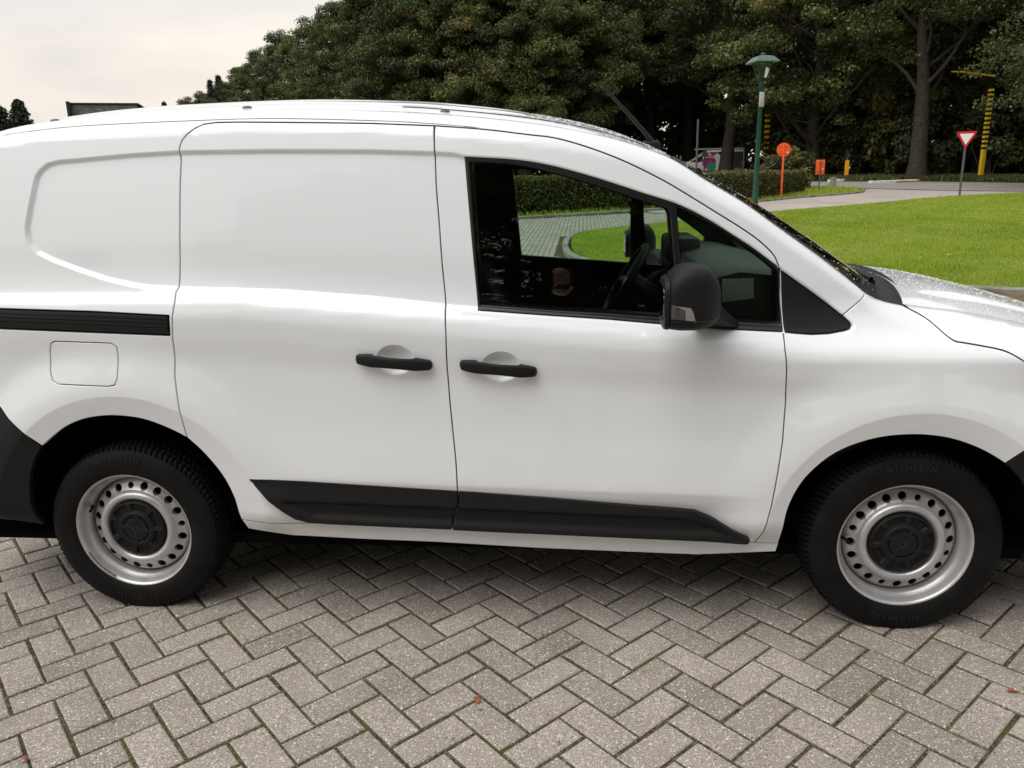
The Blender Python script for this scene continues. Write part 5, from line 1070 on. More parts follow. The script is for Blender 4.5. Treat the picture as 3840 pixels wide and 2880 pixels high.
# roof, front header
vs = np.r_[np.linspace(0, .1, 6)[:-1], np.linspace(.1, 1, 24)]
def half_full(fn):
    rows = []
    for v in vs: rows.append(fn(v))
    A_ = np.array(rows); B_ = A_[::-1][1:].copy(); B_[..., 1] = 2*YC-B_[..., 1]
    return np.concatenate([A_, B_], 0)
def roof_row(t):
    xe = 1.915+.075*(1-(1-t)**2); x = np.linspace(XR, xe, 90); ye = YE(x); y = ye+(YC-ye)*t
    z = top(x, y); rib = .004*np.clip(np.sin((t-.25)*22), 0, 1)*ss(.3, .34, t)*ss(XR+.1, XR+.2, x)*ss(1.5, 1.35, x)
    return np.c_[x, y, z+rib]
roof = gridmesh('roof', half_full(roof_row), MT['paint'], VAN, flip=False)
gridmesh('headlining', half_full(roof_row)*1+np.array([0, 0, -.045]), MT['inner'], VAN, flip=True)
# black ditch mouldings with blanking caps, one each side
for sgn in (0, 1):
    pts = []
    xs_ = np.linspace(1.0, 1.86, 30)
    for x in xs_:
        t = .17; ye = float(YE(x)); y = ye+(YC-ye)*t; y = y if not sgn else 2*YC-y; pts.append((x, y, float(top(x, y))+.0005))
    MB().tube(pts, .0022, 6).build('roof_moulding', MT['dark'], roof, smooth=True)
    for x in (-.28, .45, 1.16):
        ye = float(YE(x)); y = ye+(YC-ye)*.085; y = y if not sgn else 2*YC-y
        b = MB(); b.lathe([(0, .011), (.014, .0105), (.023, .006), (.027, -.004)], 20, M=Matrix.Translation((x, y, float(top(x, y)))) @ Matrix.Diagonal((.72, .45, .6, 1)))
        b.build('roof_cap', MT['dgrey'], roof, smooth=True, angle=60)
# windscreen
we = np.array([(1.915, float(ZT(1.915))-.001)]+[(x, float(ZT(x))-.002) for x in np.linspace(1.98, 2.60, 24)])
def ws_row(t):
    n = len(we); out_ = []
    for i, (x, z) in enumerate(we):
        v = i/(n-1); ye = float(YE(x))+.004; xc = 1.99+(2.745-1.99)*v; zc = 1.603+(1.135-1.603)*v+.018*math.sin(math.pi*v)
        k = 1-(1-t)**2.1; out_.append((x+(xc-x)*k, ye+(YC-ye)*t, z+(zc-z)*k))
    return np.array(out_)
G_ = half_full(ws_row); a_, b_ = G_.shape[:2]
mi = np.zeros((a_-1, b_-1), int); mi[:4] = 1; mi[-4:] = 1; mi[:, 0] = 1; mi[:, -2:] = 1
gridmesh('windscreen', G_, None, VAN, mats=[MT['ws'], MT['gloss']], midx=mi.ravel())
# cowl tray and bonnet
def hood_rear(t): k = 1-(1-t)**2.2; return 2.705+.100*k
def cowl_row(t):
    k = 1-(1-t)**2.1; xa = 2.585+(2.735-2.585)*k; xb = hood_rear(t)+.015; out_ = []
    for v in np.linspace(0, 1, 8):
        x = xa+(xb-xa)*v; ye = float(YE(min(max(x, 2.55), 2.72))); y = ye+.004+(YC-ye)*t; z = float(top(2.70, y))-.016-.022*math.sin(math.pi*v)+(.010*(1-v))
        out_.append((x, y, z))
    return np.array(out_)
gridmesh('cowl_tray', half_full(cowl_row), MT['black'], VAN)
def hood_row(t):
    x = np.linspace(hood_rear(t), 3.60, 40); ye = YE(x); y = ye+(YC-ye)*t
    z = top(x, y, 2.6)+.010*ss(.26, .34, t)*ss(2.75, 3.0, x)-.0*t
    return np.c_[x, y, z]
HG = half_full(hood_row); gridmesh('bonnet', HG, MT['paint'], VAN)
edge = HG[:, 0, :]; gridmesh('bonnet_edge', np.stack([edge, edge+[.003, 0, -.004], edge+[.006, 0, -.03]], 1), MT['paint'], VAN, flip=True)
# wipers
for (p0, p1, p2) in (((2.70, .50, 1.128), (2.69, .46, 1.150), (2.60, 1.02, 1.215)), ((2.755, 1.10, 1.135), (2.74, 1.08, 1.160), (2.66, 1.55, 1.17))):
    w = MB(); w.tube([p0, p1, p2], [.012, .008, .005], 8); w.tube([(p0[0], p0[1], p0[2]-.03), (p0[0], p0[1], p0[2]+.014)], .017, 12)
    bl = Vector(p2)-Vector((0, .34, -.0)); wo = w.build('wiper', MT['black'], VAN, smooth=True)
    MB().box(p2[0]-.008, p2[0]+.008, p2[1]-.34, p2[1]+.20, p2[2]-.03, p2[2]-.008).build('wiper_blade', MT['blk'], wo)
# front and rear ends
def endrow(xs0, bulge, zz0, zz1, n=16, m=8):
    out_ = []
    for i in range(n+1):
        t = i/n*2; tt = t if t <= 1 else 2-t; row = []
        for j in range(m+1):
            z = zz0+(zz1-zz0)*j/m; ye = float(g0(np.array(xs0), np.array(min(z, 1.5))))
            y = ye+(YC-ye)*tt; y = y if t <= 1 else 2*YC-y
            row.append((xs0+bulge*(1-(1-tt)**2.4), y, z))
        out_.append(row)
    return np.array(out_)
gridmesh('front_bumper', endrow(XF, .13, .28, .56), MT['black'], VAN); gridmesh('grille', endrow(XF, .13, .56, .74), MT['gloss'], VAN)
gridmesh('nose_panel', endrow(XF, .13, .74, .86), MT['paint'], VAN)
hf = HG[:, -1, :]; tt_ = np.clip(1-np.abs(hf[:, 1]-YC)/(YC-.13), 0, 1); lo = np.stack([XF+.005+.13*(1-(1-tt_)**2.4), hf[:, 1], np.full(len(hf), .855)], 1)
gridmesh('nose_panel', np.stack([hf-[.002, 0, .001], hf*.5+lo*.5+[.012, 0, .006], lo], 1), MT['paint'], VAN, flip=True)
gridmesh('rear_bumper', endrow(XR, -.09, .34, .60), MT['black'], VAN, flip=True)
for s_ in (0, 1):
    e_ = endrow(XR, -.06, .60, 1.60); e_ = e_[:9] if s_ == 0 else e_[8:]
    gridmesh('rear_door', e_, MT['paint'], VAN, flip=True)
MB().box(XR+.05, 3.45, .10, 2*YC-.10, .225, .26).build('underbody', MT['liner'], VAN)
MB().box(.5, 2.25, .34, 2*YC-.34, .175, .225).build('underfloor_shade_block', MT['liner'], VAN)  # plain block added below the floor to darken the paving under the van
# rear corner: closes the roof at the back
MB().box(XR, XR+.02, .3, 2*YC-.3, 1.5, 1.6).build('rear_header', MT['paint'], VAN)

# wheel arches
for xc, rr_ in ((0, .425), (2.716, .405)):
    for s_ in (0, 1):
        pr_ = []; n = 40
        rows = []
        for j, y in enumerate((-.02, .05, .30, .36)):
            row = []
            for i in range(n+1):
                a = math.radians(2+178*i/n); r_ = rr_+(.028 if j == 0 else .02)
                if j == 3: r_ = .05
                row.append((xc+r_*math.cos(a), y if not s_ else 2*YC-y, .335+r_*math.sin(a)*(1.0)))
            rows.append(row)
        gridmesh('wheel_arch_liner', rows, MT['liner'], VAN)

# ------------------------------------------------------------------ wheels
def wheel_parts():
    # tyre
    n = 96*8; K = 29; V = []; tw0, tw1 = .010, .186; R0_ = .326
    side_o = [(.2165, .004), (.222, -.003), (.240, -.0085), (.262, -.011), (.282, -.009), (.300, -.002), (.3125, .0045)]
    side_i = [(.3125, .191), (.290, .205), (.25, .206), (.22, .195), (.2165, .185)]
    cols = [('s', r, y) for r, y in side_o]+[('t', k/(K-1), 0) for k in range(K)]+[('s', r, y) for r, y in side_i]
    A_ = np.arange(n)*2*math.pi/n; G = np.zeros((len(cols), n, 3))
    for c, (ty, p_, y_) in enumerate(cols):
        if ty == 's': r = np.full(n, p_); y = y_
        else:
            u = 2*p_-1; y = tw0+(tw1-tw0)*p_; r = np.full(n, R0_-.006*u**4-.010*max(0, abs(u)-.80)/.2)
            ph = np.mod(A_*96/(2*math.pi)+1.5*abs(u)+(.5 if u > 0 else 0)+.10*math.sin(9*u), 1.0)
            dep = .0075*((ph < .24) & (abs(u) > .12))
            if min(abs(abs(u)-.33), abs(abs(u)-.66)) < .045: dep = np.full(n, .0075)
            sip = .0025*(np.mod(ph*2+.3, 1) < .2)
            r = r-np.maximum(dep, sip)
        if ty == 's' and p_ > .31 and y_ < .1: r = r-.003*(np.mod(A_*96/(2*math.pi)+1.5, 1.0) < .24)
        G[c] = np.c_[r*np.cos(A_), np.full(n, y), r*np.sin(A_)]
    # flattened where it carries the load
    z = G[..., 2]; m_ = z < -.311; bul = np.clip((-.285-z)/.04, 0, 1)*.004
    G[..., 1] += np.where(G[..., 1] < .02, -bul, 0); G[..., 2] = np.where(m_, -.311, z)
    a, b = G.shape[:2]; i, j = np.meshgrid(np.arange(a-1), np.arange(b), indexing='ij')
    F_ = np.stack([i*b+j, (i+1)*b+j, (i+1)*b+(j+1) % b, i*b+(j+1) % b], -1).reshape(-1, 4)
    return G.reshape(-1, 3), F_
TV, TF = wheel_parts()
def rim_profile(r):  # inboard depth of the pressed disc
    return np.interp(r, [.050, .104, .110, .118, .128, .138, .146, .160, .174, .184, .190], [.046, .046, .034, .021, .017, .021, .036, .044, .049, .058, .072])
def rim_disc():
    loops = []; V2 = []; E_ = []
    def ring(cx, cz, r, n):
        s = len(V2)
        for k in range(n): a = 2*math.pi*k/n; V2.append((cx+r*math.cos(a), cz+r*math.sin(a)))
        E_.extend([(s+k, s+(k+1) % n) for k in range(n)])
    ring(0, 0, .190, 96); ring(0, 0, .05, 32); holes = []
    for k in range(20):
        a = 2*math.pi*k/20+.08; hr = .0145 if k % 5 else .0112
        holes.append((.1625*math.cos(a), .1625*math.sin(a), hr)); ring(*holes[-1][:2], hr, 16)
    H_ = np.array(holes)
    for r in np.r_[np.arange(.058, .104, .012), np.arange(.105, .19, .0042)]:
        n = int(2*math.pi*r/.0075)
        for k in range(n):
            a = 2*math.pi*k/n; x, z = r*math.cos(a), r*math.sin(a)
            if np.all(np.hypot(H_[:, 0]-x, H_[:, 1]-z) > H_[:, 2]+.002) and r < .187: V2.append((x, z))
    R_ = delaunay_2d_cdt([Vector(v) for v in V2], E_, [], 0, 1e-7); v2 = np.array([tuple(v) for v in R_[0]]); tri = np.array([t for t in R_[2]]); c = v2[tri].mean(1)
    rc = np.hypot(c[:, 0], c[:, 1]); ok = (rc < .19) & (rc > .05)
    for hx, hz, hr in holes: ok &= np.hypot(c[:, 0]-hx, c[:, 1]-hz) > hr*.97
    tri = tri[ok]; r = np.hypot(v2[:, 0], v2[:, 1]); V = np.c_[v2[:, 0], rim_profile(r), v2[:, 1]]; F_ = [tuple(t) for t in tri]
    # rolled edges of the holes
    n0 = len(V); ex = []
    for hx, hz, hr in holes:
        d = float(rim_profile(math.hypot(hx, hz)))
        for k in range(16):
            a = 2*math.pi*k/16; x, z = hx+hr*math.cos(a), hz+hr*math.sin(a); ex.append((x, float(rim_profile(math.hypot(x, z))), z)); ex.append((hx+hr*.97*math.cos(a), d+.008, hz+hr*.97*math.sin(a)))
        b = n0+len(ex)-32
        for k in range(16): F_.append((b+2*k, b+2*k+1, b+2*((k+1) % 16)+1, b+2*((k+1) % 16)))
    return np.r_[V, np.array(ex)], F_
RV, RF = rim_disc()
PROTO = {}
def make_wheel(name, x, y, rot, flip, weight=False):
    w = empty('wheel', (x, y, .312), parent=VAN); w.rotation_euler = (0, 0, math.pi if flip else 0)
    def put(key, build, parent, ry=0):
        if key not in PROTO: PROTO[key] = build(parent); o = PROTO[key]
        else: o = PROTO[key].copy(); COL.objects.link(o)
        o.parent = parent; o.rotation_euler = (0, ry, 0); return o
    def ty(p_):
        o = mesh('tyre', TV, TF, MT['rubber'], p_, smooth=True); o.data.set_sharp_from_angle(angle=math.radians(35)); return o
    def rm(p_):
        b = MB(); b.add(RV, RF); b.lathe([(.2205, .006), (.2215, .001), (.2195, -.0015), (.2140, .0005), (.2105, .008), (.2065, .022), (.2030, .034), (.1965, .040), (.1925, .047), (.1905, .060), (.1900, .075), (.192, .12), (.200, .165), (.2165, .175)], 96, 'Y')
        return b.build('rim', MT['steel'], p_, smooth=True, angle=50, fix=False)
    def cap(p_):
        b = MB(); n = 192; A_ = [2*math.pi*k/n for k in range(n)]
        Gd = []
        for r in [0, .03, .043, .0445, .0455, .047, .0485, .050, .056, .062, .064, .066, .069, .070, .0715, .073, .078, .085, .092, .096, .0975, .099, .1003, .102, .104, .107, .110, .113]:
            row = []
            for a in A_:
                k = (a/(2*math.pi)*7) % 1.0; W_ = float(ss(.10, .145, k)*ss(.88, .835, k)); Rw = float(ss(.069, .0735, r)*ss(.1005, .0965, r)); tk = (a/(2*math.pi)*4+.3) % 1
                y = .015+.003*float(ss(.062, .066, r))+.010*W_*Rw+.018*float(ss(.1005, .113, r))+(.007*float(ss(.0443, .0456, r)*ss(.0505, .0490, r)) if not .1 < tk < .3 else -.001)
                row.append((r*math.cos(a), y, r*math.sin(a)))
            Gd.append(row)
        Gd = np.array(Gd); a_, b_ = Gd.shape[:2]; F_ = [(i*b_+j, (i+1)*b_+j, (i+1)*b_+(j+1) % b_, i*b_+(j+1) % b_) for i in range(a_-1) for j in range(b_)]
        b.add(Gd.reshape(-1, 3), F_)
        o = b.build('hub_cap', MT['black'], p_, smooth=True, angle=32, fix=False); return o
    def emb(p_):
        b = MB(); H_, W_ = .024, .015
        for s1 in (1, -1):   # open rhombus emblem
            P_ = [(0, s1*H_), (s1*W_, 0), (0, -s1*H_), (-s1*.004, -s1*H_*.72), (s1*W_*.52, 0), (-s1*.004, s1*H_*.72)]
            b.prism(P_, .0016, Matrix.Translation((0, .0150, 0)) @ Matrix.Rotation(math.pi/2, 4, 'X'))
        return b.build('emblem', MT['gloss'], p_, fix=True)
    t = put('tyre', ty, w, 0); r = put('rim', rm, w, rot); c = put('cap', cap, w, rot); e = put('emb', emb, c, 0)
    def dr(p_):
        b = MB(); b.lathe([(0, .085), (.13, .085), (.135, .09), (.135, .16), (0, .16)], 48, 'Y'); b.lathe([(0, .17), (.20, .17)], 32, 'Y'); return b.build('brake_drum', MT['liner'], p_, smooth=True)
    put('drum', dr, w)
    def vl(p_):
        b = MB(); b.tube([(.193, .050, 0), (.184, .030, 0), (.180, .012, 0)], [.006, .005, .0048], 10); return b.build('valve', MT['rubber'], p_, smooth=True)
    v = put('valve', vl, w); v.rotation_euler = (0, -rot-2.75, 0)
    if weight:
        b = MB()
        for k in range(7): a = math.radians(208+k*5.2); b.box(-.010, .010, -.004, .006, -.0045, .0045, Matrix.Translation((.212*math.cos(a), -.002, .212*math.sin(a))) @ Matrix.Rotation(-(a-math.pi/2), 4, 'Y'), bev=.0015)
        b.build('balance_weight', MT['bare'], w, smooth=True)
    return w
make_wheel('r', 0, 0, .0, False, True); make_wheel('f', 2.716, 0, .35, False)
make_wheel('r', 0, 2*YC, 0, True); make_wheel('f', 2.716, 2*YC, .5, True)

# ------------------------------------------------------------------ handles
def handle(x0, z0, x1, z1, split, parent):
    n = 40; sec = 14; Gd = []
    for i in range(n+1):
        t = (1-math.cos(math.pi*i/n))/2; x = x0+(x1-x0)*t; zc = z0+(z1-z0)*t; d_ = min(t, 1-t); e_ = math.sqrt(max(0, 1-(1-min(1, d_/.035))**2)); hh = (.0145+.0065*min(1, d_/.22)-.0035*math.sin(math.pi*t)**3)*(.25+.75*e_)
        gy = float(g0(np.array(x), np.array(zc))); st = .012+.020*math.sin(math.pi*t)**.7; th = .016*e_+.001; row = []
        yo = gy-st*(.25+.75*e_)-.006
        mid = 1 if .23 < t < .77 else 0
        for k in range(sec):
            a = 2*math.pi*k/sec; cx_, cz_ = math.cos(a), math.sin(a); px = math.copysign(abs(cx_)**.55, cx_); pz = math.copysign(abs(cz_)**.55, cz_)
            y = yo+th/2-px*th/2 if mid else (yo+(1-px)*.007 if px > 0 else gy+.003)
            row.append((x, y, zc+pz*hh))
        Gd.append(row)
    Gd = np.array(Gd); b = MB(); a_, b_ = Gd.shape[:2]
    b.add(Gd.reshape(-1, 3), [(i*b_+j, (i+1)*b_+j, (i+1)*b_+(j+1) % b_, i*b_+(j+1) % b_) for i in range(a_-1) for j in range(b_)]+[tuple(range(b_)), tuple(reversed(range((a_-1)*b_, a_*b_)))])
    o = b.build('handle', MT['black'], parent, smooth=True, angle=60)
    i = int(round(n*math.acos(1-2*split)/math.pi)); row = Gd[i]; c = row.mean(0); R2 = c+(row-c)*1.012; b = MB(); g2 = np.stack([R2+[-.0006, 0, 0], R2+[.0006, 0, 0]], 0); b.add(g2.reshape(-1, 3), [(j, b_+j, b_+(j+1) % b_, (j+1) % b_) for j in range(b_)])
    return o
sl = [o for o in VAN.children if o.name.startswith('sliding_door')]; fd_ = [o for o in VAN.children if o.name.startswith('front_door')]
handle(.897, .969, 1.150, .947, .8, sl[0]); handle(1.242, .949, 1.493, .925, .17, fd_[0])

# ------------------------------------------------------------------ door mirrors
def door_mirror(mir):
    sy = (lambda y: 2*YC-y) if mir else (lambda y: y)
    def G2(name, Gd, mat, parent, capends=True):
        Gd = np.array(Gd); Gd[..., 1] = 2*YC-Gd[..., 1] if mir else Gd[..., 1]; a_, b_ = Gd.shape[:2]; b = MB()
        F_ = [(i*b_+j, (i+1)*b_+j, (i+1)*b_+(j+1) % b_, i*b_+(j+1) % b_) for i in range(a_-1) for j in range(b_)]
        if capends: F_ += [tuple(range(b_)), tuple(reversed(range((a_-1)*b_, a_*b_)))]
        b.add(Gd.reshape(-1, 3), F_); return b.build(name, mat, parent, smooth=True, angle=38)
    # sections along x: (x, y_outer, y_inner, z_bottom, z_top, squareness)
    def loft(secs, n=32, e=.42):
        Gd = []
        for x, yo, yi, zb, zt in secs:
            row = []
            for k in range(n):
                a = 2*math.pi*k/n; c, s = math.cos(a), math.sin(a); px = math.copysign(abs(c)**e, c); pz = math.copysign(abs(s)**e, s)
                row.append((x, (yo+yi)/2+px*(yi-yo)/2, (zb+zt)/2+pz*(zt-zb)/2))
            Gd.append(row)
        return Gd
    x0 = 1.887
    top_ = [(x0, 1.246), (x0+.012, 1.262), (x0+.04, 1.280), (x0+.07, 1.2835), (x0+.10, 1.280), (x0+.125, 1.262), (x0+.143, 1.232), (x0+.152, 1.200), (x0+.154, 1.170)]
    bot_ = [(x0, 1.099), (x0+.012, 1.097), (x0+.04, 1.094), (x0+.07, 1.094), (x0+.10, 1.098), (x0+.125, 1.106), (x0+.143, 1.118), (x0+.152, 1.134), (x0+.154, 1.150)]
    out_ = [-.285, -.290, -.292, -.288, -.276, -.258, -.235, -.215, -.20]; inn = [-.105, -.098, -.095, -.10, -.108, -.12, -.14, -.155, -.175]
    secs = [(top_[i][0], out_[i], inn[i], bot_[i][1], top_[i][1]) for i in range(9)]
    xs = np.array([s[0] for s in secs]); xq = np.r_[xs[0]+(xs[-1]-xs[0])*(1-np.cos(np.linspace(0, math.pi/2, 6)))*.25, np.linspace(xs[0]+.05, xs[-1]-.02, 9), xs[-1]-.012, xs[-1]-.006, xs[-1]-.002, xs[-1]]; xq = np.unique(xq)
    A_ = np.array(secs); f_ = [pchip(A_[:, 0], A_[:, k]) for k in range(5)]
    secs = [(x, float(f_[1](x)), float(f_[2](x)), float(f_[3](x)), float(f_[4](x))) for x in xq]
    hs = G2('wing_mirror', loft(secs, 44, .50), MT['black'], VAN)
    s0 = secs[0]; bz = [(x0-.016, s0[1]+.006, s0[2]-.004, 1.108, s0[4]-.012), (x0-.014, s0[1]-.002, s0[2]+.002, 1.100, s0[4]-.004), (x0-.002, s0[1]-.003, s0[2]+.003, 1.097, s0[4]+.002), (x0+.0, s0[1]+.002, s0[2], 1.10, s0[4]-.003)]
    G2('mirror_bezel', loft(bz, 40, .45), MT['black'], hs)
    G2('mirror_glass', loft([(x0-.0175, s0[1]+.014, s0[2]-.014, 1.125, s0[4]-.022), (x0-.0165, s0[1]+.014, s0[2]-.014, 1.125, s0[4]-.022)], 40, .4), MT['mirror'], hs)
    seam_ = []
    for x in np.linspace(x0+.003, x0+.142, 24):
        zc = (float(f_[3](x))+float(f_[4](x)))/2; hz = (float(f_[4](x))-float(f_[3](x)))/2; yc = (float(f_[1](x))+float(f_[2](x)))/2; hy = (float(f_[2](x))-float(f_[1](x)))/2
        zz = 1.129-.02*(x-x0); s_ = min(1, abs((zz-zc)/hz))**(1/.5); seam_.append((x, sy(yc-hy*max(0, 1-s_*s_)**.25+.0003), zz))
    MB().tube(seam_, .0016, 6).build('mirror_seam', MT['blk'], hs)
    H8 = [(1.955, -.105, 1.096), (2.050, -.105, 1.096), (2.058, -.105, 1.152), (1.97, -.105, 1.150), (2.005, .030, 1.046), (2.150, .030, 1.050), (2.142, .030, 1.066), (2.06, .030, 1.105)]
    ab_ = MB(); ab_.add([(x, sy(y), z) for x, y, z in H8], [(0, 1, 2, 3), (7, 6, 5, 4), (0, 4, 5, 1), (1, 5, 6, 2), (2, 6, 7, 3), (3, 7, 4, 0)]); ab_.build('mirror_arm', MT['black'], hs, bev=.008)
    # turn lamp let into the outer face of the housing
    def yface(x, z):
        o_ = float(f_[1](x)); zc = (float(f_[3](x))+float(f_[4](x)))/2; hz = (float(f_[4](x))-float(f_[3](x)))/2; yc = (float(f_[1](x))+float(f_[2](x)))/2; hy = (float(f_[2](x))-float(f_[1](x)))/2
        s = min(1, abs((z-zc)/hz))**(1/.52); return yc-hy*max(0, 1-s*s)**.26-.0025
    topc = lambda u: 1.176-.010*u**1.2-.045*max(0, (u-.72)/.28)**2; botc = lambda u: 1.137-.007*u
    for nm, u0, u1, mt in (('turn_lamp', 0, .56, 'lampd'), ('turn_lamp_lens', .56, 1, 'lampg2')):
        Gd = []
        for i in range(13):
            u = u0+(u1-u0)*i/12; x = x0+.003+u*.070; zb, zt = botc(u), topc(u)
            if nm == 'turn_lamp': zt = zb+(zt-zb)*(1-.35*u-.3*max(0, u-.35))
            Gd.append([(x, sy(yface(x, zb+(zt-zb)*j/5)), zb+(zt-zb)*j/5) for j in range(6)])
        gridmesh(nm, Gd, MT[mt], hs, flip=mir)
    Gd = []
    for i in range(13):
        u = .56*i/12; x = x0+.003+u*.070; zb, zt = botc(u), topc(u); zs = zb+(zt-zb)*(1-.35*u-.3*max(0, u-.35))
        Gd.append([(x, sy(yface(x, zs+(zt-zs)*j/2)-.0004), zs+(zt-zs)*j/2) for j in range(3)])
    gridmesh('turn_lamp_lens', Gd, MT['lampg2'], hs, flip=mir)
door_mirror(False); door_mirror(True)

# ------------------------------------------------------------------ cabin
MB().box(.55, 2.2, .12, 2*YC-.12, .33, .36).build('floor_pan', MT['inner'], VAN)
MB().box(1.02, 1.05, .20, 2*YC-.20, .36, 1.66).build('bulkhead', MT['inner'], VAN)
for yc_ in (.42, 1.32):
    s_ = MB(); s_.box(1.30, 1.80, yc_-.25, yc_+.25, .50, .66, bev=.04); so = s_.build('seat', MT['seatf'], VAN, smooth=True, angle=50)
    Mb = Matrix.Translation((1.30, yc_, .62)) @ Matrix.Rotation(math.radians(-20), 4, 'Y')
    MB().box(-.06, .06, -.24, .24, 0, .56, Mb, bev=.05).build('backrest', MT['seatf'], so, smooth=True, angle=50)
d_ = MB()
sec = [(2.60, 1.08), (2.45, 1.165), (2.30, 1.205), (2.16, 1.220), (2.07, 1.20), (2.03, 1.15), (2.05, 1.05), (2.12, .95), (2.14, .80), (2.20, .55), (2.62, .55)]
d_.prism([(x, z) for x, z in sec], 2*YC-.30, Matrix.Translation((0, 2*YC-.15, 0)) @ Matrix.Rotation(math.pi/2, 4, 'X'))
dash = d_.build('dashboard', MT['dashm'], VAN, bev=.02)
MB().box(2.02, 2.16, 1.06, 1.44, 1.15, 1.265, bev=.02).build('instrument_hood', MT['inner'], dash, smooth=True)
for z in (.985, .968, .951): MB().box(2.075, 2.09, .35, .62, z, z+.008).build('vent_slat', MT['inner'], dash)
b = MB(); b.prism([(2.10, 1.195), (2.202, 1.197), (2.207, 1.130), (2.105, 1.117)], .003, Matrix.Translation((0, .147, 0)) @ Matrix.Rotation(math.pi/2, 4, 'X')); b.build('pale_reflection_sheet', MT['palerefl'], VAN)  # pale sheet added to stand in for a reflection in the glass
# steering wheel
cw = Vector((1.842, 1.25, 1.062)); ax = Vector((.29, 0, -.18)).normalized(); u_ = Vector((.18, 0, .29)).normalized(); v_ = Vector((0, 1, 0))
ring = [cw+(u_*math.cos(a)+v_*math.sin(a))*.178 for a in np.linspace(0, 2*math.pi, 49)]
sw = MB().tube(ring, .0165, 12, cap=False).build('steering_wheel', MT['inner'], VAN, smooth=True)
b = MB(); b.tube([cw+ax*.02, cw+ax*.10, cw+ax*.30], [.055, .05, .06], 16)
for a in (.15, math.pi-.15, math.pi*1.5): b.tube([cw+ax*.02, cw+(u_*math.sin(a)*-1+v_*math.cos(a))*.17], [.03, .014], 8)
b.build('steering_hub', MT['dashm'], sw, smooth=True)
# far A and B posts trim, sticker on the far glass, interior mirror
MB().box(1.885, 1.93, 2*YC-.085, 2*YC-.05, 1.05, 1.46).build('window_post', MT['inner'], VAN)
MB().tube([(2.03, YC-.12, 1.50), (2.0, YC+.12, 1.50)], .03, 10).build('interior_mirror', MT['inner'], VAN, smooth=True)
b = MB(); P_ = [(1.875, 1.345), (1.885, 1.375), (1.875, 1.385), (1.875, 1.41), (1.905, 1.41), (1.912, 1.398), (1.92, 1.41), (1.945, 1.41), (1.945, 1.385), (1.935, 1.378), (1.94, 1.345)]
b.prism([(x, z) for x, z in P_], .002, Matrix.Translation((0, 2*YC-.092, 0)) @ Matrix.Rotation(math.pi/2, 4, 'X')); b.build('sticker', MT['yellow'], VAN)
# aerial
ab = MB(); ab.box(1.875, 1.955, YC-.022, YC+.022, 1.60, 1.672, bev=.015); aer = ab.build('aerial_base', MT['black'], VAN, smooth=True)
MB().tube([(1.93, YC, 1.655), (1.885, YC, 1.712), (1.715, YC, 1.893)], [.012, .0085, .0055], 10).build('aerial', MT['black'], aer, smooth=True)
# ------------------------------------------------------------------ raindrops
def drops(name, P_, Nn, R_, parent):
    P_ = np.asarray(P_); Nn = np.asarray(Nn); n = len(P_); t = np.cross(Nn, np.array([0.3, 1, .2])); t /= np.linalg.norm(t, axis=1)[:, None]; b = np.cross(Nn, t); r = np.asarray(R_)[:, None]
    rings = [P_-Nn*.0003]; V = []
    for k in range(6): a = k*math.pi/3; V.append(P_+(t*math.cos(a)+b*math.sin(a))*r*1.0)
    for k in range(6): a = k*math.pi/3; V.append(P_+(t*math.cos(a)+b*math.sin(a))*r*.72+Nn*r*.42)
    V.append(P_+Nn*r*.60); V = np.stack(V, 1).reshape(-1, 3)
    F_ = [(k, (k+1) % 6, 6+(k+1) % 6) for k in range(6)]+[(k, 6+(k+1) % 6, 6+k) for k in range(6)]+[(6+k, 6+(k+1) % 6, 12) for k in range(6)]
    F_ = (np.array(F_)[None]+(np.arange(n)*13)[:, None, None]).reshape(-1, 3)
    return tag(mesh(name, V, F_, MT['drop'], parent, smooth=True), kind='stuff')
def top_normal(x, y, pw=2.0, e=.004):
    zx = (top(x+e, y, pw)-top(x-e, y, pw))/(2*e); zy = (top(x, y+e, pw)-top(x, y-e, pw))/(2*e); n = np.c_[-zx, -zy, np.ones(len(x))]; return n/np.linalg.norm(n, axis=1)[:, None]
n = 3000; x = rng.uniform(2.78, 3.58, n); y = rng.uniform(.20, 1.56, n); z = top(x, y, 2.6)+.010*ss(.26, .34, np.clip((np.minimum(y, 2*YC-y)-YE(x))/(YC-YE(x)), 0, 1))*ss(2.75, 3.0, x)
drops('raindrops', np.c_[x, y, z], top_normal(x, y, 2.6), rng.gamma(3, .00045, n)+.0008, VAN)
n = 2600; x = rng.uniform(1.45, 1.93, n); y = rng.uniform(.22, 1.5, n); drops('raindrops', np.c_[x, y, top(x, y)], top_normal(x, y), rng.gamma(3, .00042, n)+.0008, VAN)
A3 = G_; us = rng.uniform(0, A3.shape[0]-1.001, 800); vv = rng.uniform(0, A3.shape[1]-1.001, 800); i, j = us.astype(int), vv.astype(int); fu, fv = (us-i)[:, None], (vv-j)[:, None]
p00, p10, p01, p11 = A3[i, j], A3[i+1, j], A3[i, j+1], A3[i+1, j+1]; P_ = (p00*(1-fu)+p10*fu)*(1-fv)+(p01*(1-fu)+p11*fu)*fv; nn = np.cross(p10-p00, p01-p00); nn /= np.linalg.norm(nn, axis=1)[:, None]; nn[nn[:, 2] < 0] *= -1
drops('raindrops', P_, nn, rng.gamma(3, .00034, 800)+.0007, VAN)
